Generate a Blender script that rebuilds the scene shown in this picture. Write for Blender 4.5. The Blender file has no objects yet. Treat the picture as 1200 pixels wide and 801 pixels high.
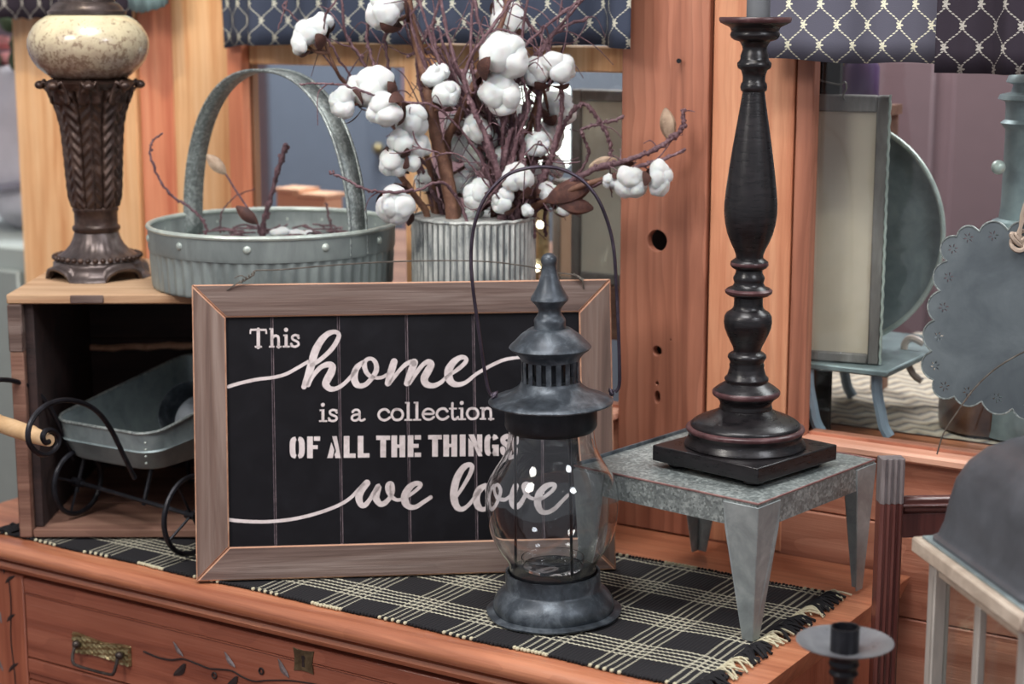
import bpy, bmesh, math, random
from mathutils import Vector, Matrix, noise
random.seed(7)
SC = bpy.context.scene
COL = SC.collection
PI = math.pi
R = math.radians
# ------------------------------------------------------------------ camera
F = 2100.0                      # focal length in pixels of the 1200 px wide frame
PITCH = math.atan(400/2100)
CP, SP = math.cos(PITCH), math.sin(PITCH)
H = 0.70                        # eye height above the dresser top (z = 0)
cam = bpy.data.cameras.new('camera'); camo = bpy.data.objects.new('camera', cam); COL.objects.link(camo)
camo.location = (0, 0, H); camo.rotation_euler = (PI/2-PITCH, 0, 0)
cam.sensor_width = 36; cam.lens = F/1200*36; cam.clip_start = .05
cam.dof.use_dof = True; cam.dof.focus_distance = 2.06; cam.dof.aperture_fstop = 4.0
SC.camera = camo
# ------------------------------------------------------------------ world, lamps, exposure
w = bpy.data.worlds.new('world'); SC.world = w; w.use_nodes = True
w.node_tree.nodes['Background'].inputs[0].default_value = (.80, .80, .86, 1)
w.node_tree.nodes['Background'].inputs[1].default_value = .44
SC.view_settings.view_transform = 'Standard'; SC.view_settings.look = 'None'
SC.view_settings.gamma = 1; SC.view_settings.use_curve_mapping = False
SC.view_settings.exposure = 0.16

def area(name, loc, target, size, power, col, sy=None):
    l = bpy.data.lights.new(name, 'AREA'); l.energy = power; l.color = col; l.size = size
    l.shape = 'DISK'
    if sy: l.shape = 'RECTANGLE'; l.size_y = sy
    o = bpy.data.objects.new(name, l); COL.objects.link(o); o.location = loc
    o.rotation_euler = (Vector(target)-Vector(loc)).to_track_quat('-Z', 'Y').to_euler(); return o
area('ceiling_lamp', (-.2, 1.35, 2.15), (0, 2.0, 0), 1.0, 30, (1, .97, .96))
area('left_warm_fill', (-1.3, .9, 1.6), (-.6, 2.6, .4), .6, 17, (1, .94, .88))  # unseen warm area light added at the left front; no window there
area('right_front_fill', (1.4, .5, 1.7), (.3, 2.0, .2), .5, 13, (.93, .95, 1))  # unseen area light added as fill from the front right
area('back_room_fill', (1.55, 2.75, 1.9), (1.2, 2.9, 0), 1.0, 26, (1, .97, .97))  # unseen area light added to brighten the room behind the right window
area('back_room_fill', (-.3, 3.7, 2.0), (-.5, 4.1, .2), 1.0, 62, (1, .98, .98))  # unseen area light added to brighten the cupboards behind the left window
def spot(name, loc, target, power, col, ang, blend=.7, rad=.04):
    l = bpy.data.lights.new(name, 'SPOT'); l.energy = power; l.color = col; l.spot_size = R(ang); l.spot_blend = blend
    l.shadow_soft_size = rad
    o = bpy.data.objects.new(name, l); COL.objects.link(o); o.location = loc
    o.rotation_euler = (Vector(target)-Vector(loc)).to_track_quat('-Z', 'Y').to_euler()
spot('unseen_spot', (-.6, 1.7, 2.1), (-.9, 2.95, .5), 56, (1, .86, .62), 42)
spot('unseen_spot', (.2, 1.3, 2.0), (.42, 2.25, .60), 16, (1, .86, .64), 22)
spot('unseen_spot', (1.0, .7, 1.7), (.55, 2.45, .33), 26, (1, .96, .9), 26)  # unseen spot added to brighten the things behind the right window
spot('unseen_spot', (-.75, .9, 1.5), (.03, 2.62, .36), 24, (1, .97, .9), 15)  # unseen spot added to brighten the cream backed frame behind the left window
for k, (x, y, z, c) in enumerate([(-.5, .3, 1.5, (.9, .85, 1)), (.1, .1, 1.7, (.85, .8, 1)), (.6, .5, 1.5, (1, .95, .9)), (-.1, .9, 1.9, (1, 1, 1)),
                                  (.9, 1.0, 1.3, (.9, .95, 1)), (-1.0, 1.0, 1.5, (1, .95, .9)), (.35, -.2, 1.35, (.85, .8, 1)), (-.3, -.3, 1.2, (.9, .85, 1))]):
    l = bpy.data.lights.new('bulb', 'POINT'); l.energy = 1.2; l.shadow_soft_size = .016; l.color = c
    o = bpy.data.objects.new('bulb', l); COL.objects.link(o); o.location = (x, y, z)

# ------------------------------------------------------------------ geometry of the picture
TH = R(32.4)
EX, EY = math.cos(TH), -math.sin(TH)           # dresser / wall long direction
NX, NY = math.sin(TH), math.cos(TH)            # direction into the wall
D = Matrix.Rotation(-TH, 4, 'Z')               # dresser frame: (s, d, z)
I4 = Matrix.Identity(4)
def ray(px, py):
    u = (px-600)/F; v = -(py-400.5)/F
    return Vector((u, CP+v*SP, -SP+v*CP))
def onz(px, py, z=0.0):
    r = ray(px, py); t = (z-H)/r.z; return Vector((r.x*t, r.y*t, z))
def at(px, py, Y):
    r = ray(px, py); t = Y/r.y; return Vector((r.x*t, Y, H+r.z*t))
def onplane(px, py, o, n):
    r = ray(px, py); t = (Vector(o)-Vector((0, 0, H))).dot(n)/r.dot(n); return Vector((0, 0, H))+r*t
def onwall(px, py, d):
    return onplane(px, py, (NX*d, NY*d, 0), Vector((NX, NY, 0)))
def sdz(P):
    return Vector((P.x*EX+P.y*EY, P.x*NX+P.y*NY, P.z))
def wsd(s, d, z=0): return D @ Vector((s, d, z))
def local(px, py, M):
    P = onplane(px, py, M.translation, M.col[2].to_3d()); return M.inverted() @ P
# ------------------------------------------------------------------ mesh collector
class G:
    def __init__(s): s.v = []; s.f = []; s.m = []; s.uv = None
    def add(s, vs, fs, mi=0):
        b = len(s.v); s.v += [Vector(p) for p in vs]
        for i, f in enumerate(fs):
            s.f.append([b+k for k in f]); s.m.append(mi[i] if isinstance(mi, list) else mi)
        return s
    def box(s, x0, x1, y0, y1, z0, z1, mi=0, M=None):
        vs = [Vector((x, y, z)) for z in (z0, z1) for y in (y0, y1) for x in (x0, x1)]
        if M: vs = [M @ p for p in vs]
        return s.add(vs, [(0, 2, 3, 1), (4, 5, 7, 6), (0, 1, 5, 4), (2, 6, 7, 3), (0, 4, 6, 2), (1, 3, 7, 5)], mi)
    def tube(s, pts, r, n=8, mi=0, closed=False, cap=True, flat=None):
        pts = [Vector(p) for p in pts]; N = len(pts)
        rs = r if isinstance(r, (list, tuple)) else [r]*N
        up = None; rings = []
        for i, p in enumerate(pts):
            if closed: t = pts[(i+1) % N]-pts[i-1]
            else: t = pts[min(i+1, N-1)]-pts[max(i-1, 0)]
            if t.length < 1e-9: t = Vector((0, 0, 1))
            t.normalize()
            if up is None:
                up = Vector((0, 0, 1)) if abs(t.z) < .9 else Vector((1, 0, 0))
                if flat: up = Vector(flat)
            a = up-t*up.dot(t)
            if a.length < 1e-6: a = t.orthogonal()
            a.normalize(); up = a; b = t.cross(a)
            if flat: rings.append([p+a*(rs[i]*math.cos(2*PI*k/n))+b*(rs[i]*.35*math.sin(2*PI*k/n)) for k in range(n)])
            else: rings.append([p+(a*math.cos(2*PI*k/n)+b*math.sin(2*PI*k/n))*rs[i] for k in range(n)])
        vs = [q for rg in rings for q in rg]; fs = []
        for i in range(N if closed else N-1):
            j = (i+1) % N
            for k in range(n): fs.append((i*n+k, i*n+(k+1) % n, j*n+(k+1) % n, j*n+k))
        if cap and not closed:
            fs.append(tuple(range(n))[::-1]); fs.append(tuple((N-1)*n+k for k in range(n)))
        return s.add(vs, fs, mi)
    def lathe(s, prof, c=(0, 0, 0), n=48, mi=0, mod=None, cap=True):
        c = Vector(c); vs = []; fs = []; N = len(prof)
        for i, (r, z) in enumerate(prof):
            for k in range(n):
                a = 2*PI*k/n; rr = r*(mod(a, z, i/(N-1)) if mod else 1)
                vs.append(c+Vector((rr*math.cos(a), rr*math.sin(a), z)))
        for i in range(N-1):
            for k in range(n): fs.append((i*n+k, i*n+(k+1) % n, (i+1)*n+(k+1) % n, (i+1)*n+k))
        if cap:
            if prof[0][0] > 1e-5: fs.append(tuple(range(n))[::-1])
            if prof[-1][0] > 1e-5: fs.append(tuple((N-1)*n+k for k in range(n)))
        return s.add(vs, fs, mi)
    def prism(s, out, z0, z1, mi=0, M=None, ch=0, chmi=None):
        n = len(out); vs = [Vector((x, y, z0)) for x, y in out]
        fs = [tuple(range(n))[::-1]]; ms = [mi]
        if ch:
            ins = inset(out, ch); vs += [Vector((x, y, z1-ch)) for x, y in out]; vs += [Vector((x, y, z1)) for x, y in ins]
            for k in range(n): fs.append((k, (k+1) % n, n+(k+1) % n, n+k)); ms.append(mi)
            for k in range(n): fs.append((n+k, n+(k+1) % n, 2*n+(k+1) % n, 2*n+k)); ms.append(mi if chmi is None else chmi)
            fs.append(tuple(2*n+k for k in range(n))); ms.append(mi)
        else:
            vs += [Vector((x, y, z1)) for x, y in out]
            for k in range(n): fs.append((k, (k+1) % n, n+(k+1) % n, n+k)); ms.append(mi)
            fs.append(tuple(n+k for k in range(n))); ms.append(mi)
        if M: vs = [M @ p for p in vs]
        return s.add(vs, fs, ms)
    def sphere(s, c, r, n=12, m=8, sc=(1, 1, 1), mi=0, fn=None):
        c = Vector(c); vs = [c+Vector((0, 0, -r*sc[2]))]; fs = []
        for i in range(1, m):
            ph = -PI/2+PI*i/m
            for k in range(n):
                a = 2*PI*k/n; vs.append(c+Vector((r*sc[0]*math.cos(ph)*math.cos(a), r*sc[1]*math.cos(ph)*math.sin(a), r*sc[2]*math.sin(ph))))
        vs.append(c+Vector((0, 0, r*sc[2])))
        for k in range(n): fs.append((0, 1+(k+1) % n, 1+k))
        for i in range(m-2):
            for k in range(n): fs.append((1+i*n+k, 1+i*n+(k+1) % n, 1+(i+1)*n+(k+1) % n, 1+(i+1)*n+k))
        L = len(vs)-1; b = 1+(m-2)*n
        for k in range(n): fs.append((L, b+k, b+(k+1) % n))
        if fn: vs = [fn(p) for p in vs]
        return s.add(vs, fs, mi)
    def grid(s, fn, nu, nv, mi=0, closeu=False):
        vs = [fn(i/nu, j/nv) for j in range(nv+1) for i in range(nu+(0 if closeu else 1))]; W = nu+(0 if closeu else 1); fs = []
        for j in range(nv):
            for i in range(nu): fs.append((j*W+i, j*W+(i+1) % W, (j+1)*W+(i+1) % W, (j+1)*W+i))
        return s.add(vs, fs, mi)
def inset(out, c):
    n = len(out); A = sum(out[i][0]*out[(i+1) % n][1]-out[(i+1) % n][0]*out[i][1] for i in range(n)); sg = 1 if A > 0 else -1
    L = []
    for i in range(n):
        p0, p1, p2 = Vector(out[i-1]), Vector(out[i]), Vector(out[(i+1) % n])
        a = (p1-p0).normalized(); b = (p2-p1).normalized()
        na = Vector((-a.y, a.x))*sg; nb = Vector((-b.y, b.x))*sg
        m = (na+nb)
        m = m/max(.25, m.dot(m)/2) if m.length > 1e-6 else na
        L.append((p1.x+m.x*c, p1.y+m.y*c))
    return L
WM = {}
def mesh_of(g, mats, smooth=40, uvfn=None, M=None):
    me = bpy.data.meshes.new('m')
    vs = g.v if M is None else [M @ p for p in g.v]
    me.from_pydata([tuple(p) for p in vs], [], g.f)
    for i, mi in enumerate(g.m): me.polygons[i].material_index = mi
    bm = bmesh.new(); bm.from_mesh(me); bmesh.ops.recalc_face_normals(bm, faces=bm.faces); bm.to_mesh(me); bm.free()
    for m in (mats if isinstance(mats, (list, tuple)) else [mats]): me.materials.append(m)
    if smooth:
        me.shade_smooth(); me.set_sharp_from_angle(angle=R(smooth))
    if uvfn:
        uv = me.uv_layers.new(name='uv')
        for l in me.loops: uv.data[l.index].uv = uvfn(me.vertices[l.vertex_index].co)
    return me
def thing(name, label, cat, loc=(0, 0, 0), rz=0.0, group=None, frame=None, rot=None):
    o = bpy.data.objects.new(name, None); COL.objects.link(o); o.empty_display_size = .02
    M = Matrix.Translation(loc) @ (rot.to_4x4() if rot else Matrix.Rotation(rz, 4, 'Z'))
    if frame is not None: M = frame
    o.matrix_world = M; WM[o.name] = M.copy()
    o['label'] = label; o['category'] = cat
    if group: o['group'] = group
    return o
def part(name, g, mats, parent, frame=I4, smooth=40, bevel=0, label=None, uvfn=None, kind=None, seg=1):
    """vertices of g are given in 'frame' (world by default) and stored in the parent's local space"""
    me = mesh_of(g, mats, smooth, uvfn, WM[parent.name].inverted() @ frame)
    o = bpy.data.objects.new(name, me); me.name = name; COL.objects.link(o); o.parent = parent
    WM[o.name] = WM[parent.name].copy()
    if bevel: add_bevel(o, bevel, seg)
    if label: o['label'] = label
    if kind: o['kind'] = kind
    return o
def add_bevel(o, wd, seg=1):
    b = o.modifiers.new('b', 'BEVEL'); b.width = wd; b.segments = seg; b.limit_method = 'ANGLE'; b.angle_limit = R(35); b.harden_normals = False
def inst(name, me, parent, M, label=None):
    o = bpy.data.objects.new(name, me); COL.objects.link(o); o.parent = parent; o.matrix_local = M
    WM[o.name] = WM[parent.name] @ M
    if label: o['label'] = label
    return o
def single(name, label, cat, g, mats, loc, frame=I4, group=None, smooth=40, bevel=0, uvfn=None, rz=0):
    M = Matrix.Translation(loc) @ Matrix.Rotation(rz, 4, 'Z')
    me = mesh_of(g, mats, smooth, uvfn, M.inverted() @ frame); o = bpy.data.objects.new(name, me); COL.objects.link(o)
    o.matrix_world = M; WM[o.name] = M
    o['label'] = label; o['category'] = cat
    if group: o['group'] = group
    if bevel: add_bevel(o, bevel)
    return o
def struct(name, g, mats, frame=D, smooth=0, bevel=0, parent=None):
    Mo = D
    me = mesh_of(g, mats, smooth, None, Mo.inverted() @ frame); o = bpy.data.objects.new(name, me); COL.objects.link(o)
    if parent: o.parent = parent
    else: o.matrix_world = Mo; o['kind'] = 'structure'
    WM[o.name] = Mo
    if bevel: add_bevel(o, bevel)
    return o
def boolean(o, g, M):
    """cut real holes once, keep the result as plain mesh"""
    cm = mesh_of(g, [], 0, None, M); c = bpy.data.objects.new('c', cm); COL.objects.link(c)
    if o.parent: c.parent = o.parent
    else: c.matrix_world = o.matrix_world
    md = o.modifiers.new('x', 'BOOLEAN'); md.object = c; md.operation = 'DIFFERENCE'; md.solver = 'EXACT'
    dg = bpy.context.evaluated_depsgraph_get(); dg.update()
    me = bpy.data.meshes.new_from_object(o.evaluated_get(dg)); o.modifiers.clear(); o.data = me
    bpy.data.objects.remove(c); return o
def smoothpath(pts, k=6, closed=False):
    pts = [Vector(p) for p in pts]; n = len(pts); out = []
    for i in range(n if closed else n-1):
        if closed: p0, p1, p2, p3 = pts[i-1], pts[i], pts[(i+1) % n], pts[(i+2) % n]
        else: p0, p1, p2, p3 = pts[max(i-1, 0)], pts[i], pts[i+1], pts[min(i+2, n-1)]
        for j in range(k):
            t = j/k; out.append(.5*((2*p1)+(p2-p0)*t+(2*p0-5*p1+4*p2-p3)*t*t+(3*p1-p0-3*p2+p3)*t**3))
    if not closed: out.append(pts[-1])
    return out
# ------------------------------------------------------------------ materials
def lin(c):
    return tuple(((x/255)/12.92 if x/255 <= .04045 else ((x/255+.055)/1.055)**2.4) for x in c)+(1,)
class NT:
    def __init__(s, name):
        s.m = bpy.data.materials.new(name); s.m.use_nodes = True; s.t = s.m.node_tree; s.b = s.t.nodes['Principled BSDF']
    def n(s, typ, **k):
        x = s.t.nodes.new(typ)
        for a, v in k.items(): setattr(x, a, v)
        return x
    def l(s, a, b): s.t.links.new(a, b)
    def put(s, sock, v):
        if isinstance(v, bpy.types.NodeSocket): s.l(v, sock)
        else: sock.default_value = v
    def math(s, op, a, b=0.0, c=0.0, clamp=False):
        x = s.n('ShaderNodeMath', operation=op); x.use_clamp = clamp
        s.put(x.inputs[0], a); s.put(x.inputs[1], b); s.put(x.inputs[2], c); return x.outputs[0]
    def coord(s, kind='Object', scale=(1, 1, 1), rand=0.0):
        tc = s.n('ShaderNodeTexCoord').outputs[kind]
        if rand:
            oi = s.n('ShaderNodeObjectInfo'); a = s.n('ShaderNodeVectorMath', operation='ADD')
            cm = s.n('ShaderNodeCombineXYZ'); r = s.math('MULTIPLY', oi.outputs['Random'], rand)
            for k in range(3): s.l(r, cm.inputs[k])
            s.l(tc, a.inputs[0]); s.l(cm.outputs[0], a.inputs[1]); tc = a.outputs[0]
        mp = s.n('ShaderNodeMapping'); s.l(tc, mp.inputs[0]); mp.inputs['Scale'].default_value = scale; return mp.outputs[0]
    def noise(s, vec, scale, detail=3, rough=.55, dist=0):
        x = s.n('ShaderNodeTexNoise'); s.l(vec, x.inputs['Vector']); x.inputs['Scale'].default_value = scale
        x.inputs['Detail'].default_value = detail; x.inputs['Roughness'].default_value = rough; x.inputs['Distortion'].default_value = dist
        return x.outputs['Fac']
    def ramp(s, fac, stops, interp='LINEAR'):
        x = s.n('ShaderNodeValToRGB'); s.put(x.inputs[0], fac); cr = x.color_ramp; cr.interpolation = interp
        while len(cr.elements) < len(stops): cr.elements.new(.5)
        for e, (p, c) in zip(cr.elements, stops):
            e.position = p; e.color = c if len(c) == 4 else lin(c)
        return x.outputs[0]
    def mix(s, fac, a, b, mode='MIX'):
        x = s.n('ShaderNodeMix', data_type='RGBA', blend_type=mode)
        s.put(x.inputs['Factor'], fac); s.put(x.inputs['A'], a); s.put(x.inputs['B'], b); return x.outputs['Result']
    def bump(s, h, dist=.001, strength=1.0):
        x = s.n('ShaderNodeBump'); s.put(x.inputs['Height'], h); x.inputs['Distance'].default_value = dist; x.inputs['Strength'].default_value = strength
        s.l(x.outputs[0], s.b.inputs['Normal']); return x
    def out(s, col=None, rough=None, metal=None, **k):
        if col is not None: s.put(s.b.inputs['Base Color'], col)
        if rough is not None: s.put(s.b.inputs['Roughness'], rough)
        if metal is not None: s.put(s.b.inputs['Metallic'], metal)
        for a, v in k.items(): s.put(s.b.inputs[a.replace('_', ' ')], v)
        return s.m
def wood(name, c1, c2, c3=None, axis='X', sc=1.0, rough=.5, bump=.0006, coat=0, knots=False, var=.25, bands=.5):
    t = NT(name); al, ac = 2.2*sc, 42*sc
    s = {'X': (al, ac, ac), 'Y': (ac, al, ac), 'Z': (ac, ac, al)}[axis]
    s2 = {'X': (al*4, ac*9, ac*9), 'Y': (ac*9, al*4, ac*9), 'Z': (ac*9, ac*9, al*4)}[axis]
    n1 = t.noise(t.coord(scale=s, rand=7), 1, 4, .6, .6); n2 = t.noise(t.coord(scale=s2, rand=3), 1, 3, .6)
    n3 = t.noise(t.coord(rand=5), 7, 3, .6)
    col = t.ramp(n1, [(.3, c2), (.5, c1), (.72, c3 or c1)])
    wv = t.n('ShaderNodeTexWave', wave_type='BANDS', bands_direction={'X': 'Y', 'Y': 'X', 'Z': 'X'}[axis], wave_profile='SAW')
    sw = {'X': (.25, 1, .6), 'Y': (1, .25, .6), 'Z': (1, .7, .22)}[axis]
    t.l(t.coord(scale=sw, rand=2), wv.inputs['Vector']); wv.inputs['Scale'].default_value = 26*sc; wv.inputs['Distortion'].default_value = 7.0
    wv.inputs['Detail'].default_value = 2; wv.inputs['Detail Scale'].default_value = 1.2
    col = t.mix(t.math('MULTIPLY', t.math('POWER', wv.outputs['Fac'], 3), bands), col, lin(c2))
    col = t.mix(t.math('MULTIPLY', n2, .5), col, t.mix(.5, col, lin(c2)))
    oi = t.n('ShaderNodeObjectInfo'); hv = t.n('ShaderNodeHueSaturation'); t.l(col, hv.inputs['Color'])
    t.l(t.math('ADD', t.math('MULTIPLY', oi.outputs['Random'], var), t.math('ADD', t.math('MULTIPLY', n3, .35), 1-.175-var/2)), hv.inputs['Value'])
    t.bump(t.math('ADD', t.math('MULTIPLY', n1, .5), n2), bump)
    return t.out(hv.outputs[0], rough, Coat_Weight=coat)
def metal(name, c1, c2, c3, sc=40, rough=.45, met=.8, bump=.0003, vor=False, stretch=(1, 1, 1)):
    t = NT(name); co = t.coord(scale=stretch, rand=3)
    a = t.noise(co, sc, 6, .65, .4); b = t.noise(co, sc*.22, 3)
    if vor:
        v = t.n('ShaderNodeTexVoronoi', feature='F1'); t.l(co, v.inputs['Vector']); v.inputs['Scale'].default_value = sc*3
        sp = t.n('ShaderNodeSeparateColor'); t.l(v.outputs['Color'], sp.inputs[0]); a = t.math('ADD', t.math('MULTIPLY', a, .6), t.math('MULTIPLY', sp.outputs[0], .4))
    f = t.math('ADD', t.math('MULTIPLY', a, .65), t.math('MULTIPLY', b, .35))
    col = t.ramp(f, [(.33, c1), (.5, c2), (.68, c3)])
    t.bump(a, bump); return t.out(col, t.math('ADD', t.math('MULTIPLY', a, .3), rough-.15), met)
def plain(name, c, rough=.6, met=0, **k):
    t = NT(name); n = t.noise(t.coord(rand=3), 30, 4)
    col = t.mix(t.math('MULTIPLY', n, .35), lin(c), lin(tuple(x*.72 for x in c)))
    return t.out(col, rough, met, **k)
def emit(name, c, strength):
    t = NT(name); return t.out(lin(c), .6, 0, Emission_Color=lin(c), Emission_Strength=strength)
M_ = {}
M_['pine_yellow'] = wood('pine_yellow', (228, 182, 134), (204, 146, 98), (238, 202, 158), 'Z', var=.08, bands=.3)
M_['pine_orange'] = wood('pine_orange', (220, 144, 108), (196, 112, 82), (230, 162, 126), 'Z', var=.08, bands=.3)
M_['pine_post'] = wood('pine_post', (172, 112, 88), (128, 78, 60), (190, 132, 106), 'Z', sc=.7, var=.06, bands=.5)
M_['pine_post_light'] = wood('pine_post_light', (212, 148, 112), (182, 112, 80), (228, 170, 132), 'Z', sc=1.1, var=.05, bands=.25)
M_['pine_panel'] = wood('pine_panel', (190, 128, 102), (152, 92, 70), (208, 150, 122), 'X', var=.08, bands=.4)
M_['pine_sill'] = wood('pine_sill', (222, 168, 142), (194, 130, 104), (232, 184, 158), 'X', var=.05, bands=.3)
M_['dresser'] = wood('dresser_wood', (160, 94, 72), (122, 66, 50), (178, 112, 88), 'X', rough=.32, coat=.25, var=.08, bands=.3)
M_['dresser_top'] = wood('dresser_top_wood', (196, 128, 94), (154, 92, 66), (214, 148, 112), 'X', rough=.28, coat=.45, var=.05, bands=.3)
M_['dresser_v'] = wood('dresser_stile_wood', (168, 100, 74), (130, 68, 50), (186, 118, 90), 'Z', rough=.32, coat=.25, var=.05, bands=.3)
M_['barn'] = wood('weathered_frame_wood', (104, 84, 76), (66, 50, 45), (142, 126, 118), 'X', sc=1.0, rough=.75, var=.12, bands=.15, bump=.001)
M_['barn_v'] = wood('weathered_frame_wood_upright', (112, 90, 80), (76, 58, 51), (146, 128, 118), 'Y', sc=1.0, rough=.75, var=.1, bands=.15, bump=.001)
M_['raw'] = wood('raw_wood_edge', (196, 150, 122), (164, 116, 92), (210, 170, 142), 'X', rough=.7, var=.05, bands=.1)
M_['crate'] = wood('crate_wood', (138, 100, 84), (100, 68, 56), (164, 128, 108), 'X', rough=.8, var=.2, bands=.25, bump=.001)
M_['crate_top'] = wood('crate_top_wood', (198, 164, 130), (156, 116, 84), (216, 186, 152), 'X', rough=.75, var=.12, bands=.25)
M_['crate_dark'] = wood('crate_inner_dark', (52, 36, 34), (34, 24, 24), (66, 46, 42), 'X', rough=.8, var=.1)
M_['galv'] = metal('galvanized_steel', (108, 115, 114), (134, 142, 140), (176, 184, 181), 110, .5, .4, vor=True)
M_['galv_leg'] = metal('brushed_galvanized_leg', (122, 129, 130), (150, 158, 158), (184, 191, 190), 26, .45, .4)
M_['galv_basket'] = metal('aged_galvanized_basket', (112, 120, 119), (140, 149, 147), (164, 175, 170), 22, .5, .35, stretch=(1, 1, .35))
M_['galv_rim'] = metal('worn_bright_rim', (160, 170, 164), (186, 196, 188), (208, 218, 206), 60, .4, .3)
M_['galv_tray'] = metal('galvanized_tray_steel', (112, 124, 126), (138, 152, 154), (160, 174, 174), 30, .45, .35)
M_['rust_edge'] = metal('rusty_pink_edge', (110, 78, 76), (142, 106, 102), (170, 140, 132), 60, .6, .3)
M_['lantern'] = metal('blue_grey_lantern_metal', (42, 46, 51), (70, 77, 84), (124, 133, 140), 46, .40, .45, bump=.0006)
M_['lantern_dark'] = metal('dark_lantern_metal', (26, 28, 32), (38, 41, 46), (56, 60, 66), 38, .45, .5)
M_['iron'] = metal('black_iron', (22, 22, 26), (34, 34, 39), (52, 53, 60), 60, .38, .5)
M_['wire'] = metal('dark_wire', (40, 34, 44), (62, 54, 66), (92, 84, 94), 60, .4, .6)
M_['wire_pale'] = metal('old_pale_wire', (84, 80, 74), (116, 110, 102), (150, 146, 136), 90, .45, .6)
M_['black_wood'] = metal('satin_black_paint', (16, 15, 17), (24, 22, 24), (40, 35, 37), 50, .3, 0, bump=.0002, stretch=(1, 1, 6))
M_['plate'] = metal('grey_iron_plate', (112, 114, 118), (136, 138, 142), (162, 164, 168), 30, .32, .4)
M_['black_worn'] = metal('worn_brown_rim', (52, 30, 32), (78, 50, 52), (112, 80, 80), 60, .35, 0)
M_['board'] = metal('black_board_paint', (12, 11, 15), (17, 16, 20), (24, 24, 29), 30, .5, 0, bump=.0001)
M_['board'].node_tree.nodes['Principled BSDF'].inputs['Specular IOR Level'].default_value = .18
M_['worn_line'] = metal('scraped_board_edge', (62, 54, 58), (104, 92, 98), (150, 134, 138), 160, .7, 0)
M_['letter'] = metal('chalky_pink_white_paint', (184, 172, 170), (208, 197, 195), (222, 213, 211), 120, .7, 0)
M_['bronze'] = metal('bronzed_resin', (38, 28, 24), (64, 48, 42), (104, 84, 74), 50, .36, .35)
M_['bronze_silver'] = metal('rubbed_bronze_base', (54, 46, 44), (90, 80, 78), (134, 124, 120), 30, .34, .5)
M_['brass'] = metal('aged_brass', (92, 80, 54), (150, 134, 96), (214, 200, 156), 120, .32, .7)
M_['rack'] = wood('mahogany_rack', (92, 52, 48), (54, 28, 28), (122, 78, 72), 'Z', rough=.3, var=.03, coat=.3, bands=.2)
M_['rack_x'] = wood('mahogany_rack_rail', (104, 62, 56), (58, 32, 30), (138, 92, 84), 'X', rough=.3, var=.03, coat=.3, bands=.2)
M_['rack_worn'] = metal('worn_grey_paint', (82, 74, 74), (112, 104, 104), (146, 138, 138), 70, .5, 0, stretch=(1, 1, .2))
M_['white_wood'] = metal('whitewashed_wood', (142, 136, 130), (172, 166, 158), (200, 192, 182), 40, .65, 0, stretch=(1, 1, .2))
M_['white_wood_x'] = metal('whitewashed_lid_wood', (160, 144, 128), (188, 172, 154), (212, 198, 180), 40, .65, 0)
M_['roof'] = metal('dark_roof_tin', (78, 80, 84), (94, 97, 102), (110, 114, 120), 16, .38, .4)
M_['stem'] = metal('cotton_stem_bark', (76, 50, 40), (108, 74, 58), (142, 104, 82), 90, .7, 0)
M_['twig'] = metal('purple_brown_twig', (66, 44, 50), (98, 70, 76), (146, 118, 122), 260, .65, 0, bump=.001)
M_['bract'] = metal('dry_brown_bract', (48, 28, 28), (78, 48, 42), (124, 84, 68), 60, .7, 0)
M_['pod'] = metal('tan_seed_pod', (120, 96, 78), (166, 142, 120), (200, 180, 158), 60, .7, 0)
M_['yarn_black'] = plain('black_yarn', (22, 21, 25), .9)
M_['yarn_cream'] = plain('cream_yarn', (205, 198, 168), .9)
M_['twine'] = plain('jute_twine', (176, 158, 142), .9)
M_['wax_grey'] = plain('grey_wax', (104, 107, 111), .5)
t = NT('white_cotton'); a = t.noise(t.coord(rand=3), 160, 5, .7)
t.bump(a, .001); M_['cotton'] = t.out(t.ramp(a, [(.3, (226, 228, 226)), (.6, (246, 247, 244))]), .95, 0, Sheen_Weight=.4, Subsurface_Weight=.15, Subsurface_Scale=.01)
t = NT('lantern_glass'); t.b.inputs['IOR'].default_value = 1.45
M_['glass'] = t.out((.97, .99, 1, 1), .0, 0, Transmission_Weight=1.0)
t = NT('window_glass'); tr = t.n('ShaderNodeBsdfTransparent'); gl_ = t.n('ShaderNodeBsdfGlossy'); gl_.inputs['Roughness'].default_value = .02
fr_ = t.n('ShaderNodeLayerWeight'); fr_.inputs[0].default_value = .5; mx = t.n('ShaderNodeMixShader'); tr.inputs[0].default_value = (.95, .98, .98, 1)
t.l(t.math('ADD', t.math('MULTIPLY', t.math('POWER', fr_.outputs[1], 5), .5), .035), mx.inputs[0]); t.l(tr.outputs[0], mx.inputs[1]); t.l(gl_.outputs[0], mx.inputs[2]); t.l(mx.outputs[0], t.t.nodes['Material Output'].inputs[0])
M_['pane'] = t.m
# mottled ceramic ball of the lamp (glaze darker in its lower half)
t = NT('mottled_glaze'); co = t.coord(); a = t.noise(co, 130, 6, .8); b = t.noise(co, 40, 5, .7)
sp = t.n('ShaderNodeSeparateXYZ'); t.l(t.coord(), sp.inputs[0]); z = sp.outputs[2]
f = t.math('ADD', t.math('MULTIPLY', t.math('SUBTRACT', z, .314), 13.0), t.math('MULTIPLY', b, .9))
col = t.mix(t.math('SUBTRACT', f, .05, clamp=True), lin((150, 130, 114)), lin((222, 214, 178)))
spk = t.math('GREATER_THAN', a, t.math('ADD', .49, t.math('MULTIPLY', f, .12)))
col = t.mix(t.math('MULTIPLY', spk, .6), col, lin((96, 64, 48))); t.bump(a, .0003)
M_['glaze'] = t.out(col, .22, 0, Coat_Weight=.4)
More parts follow.
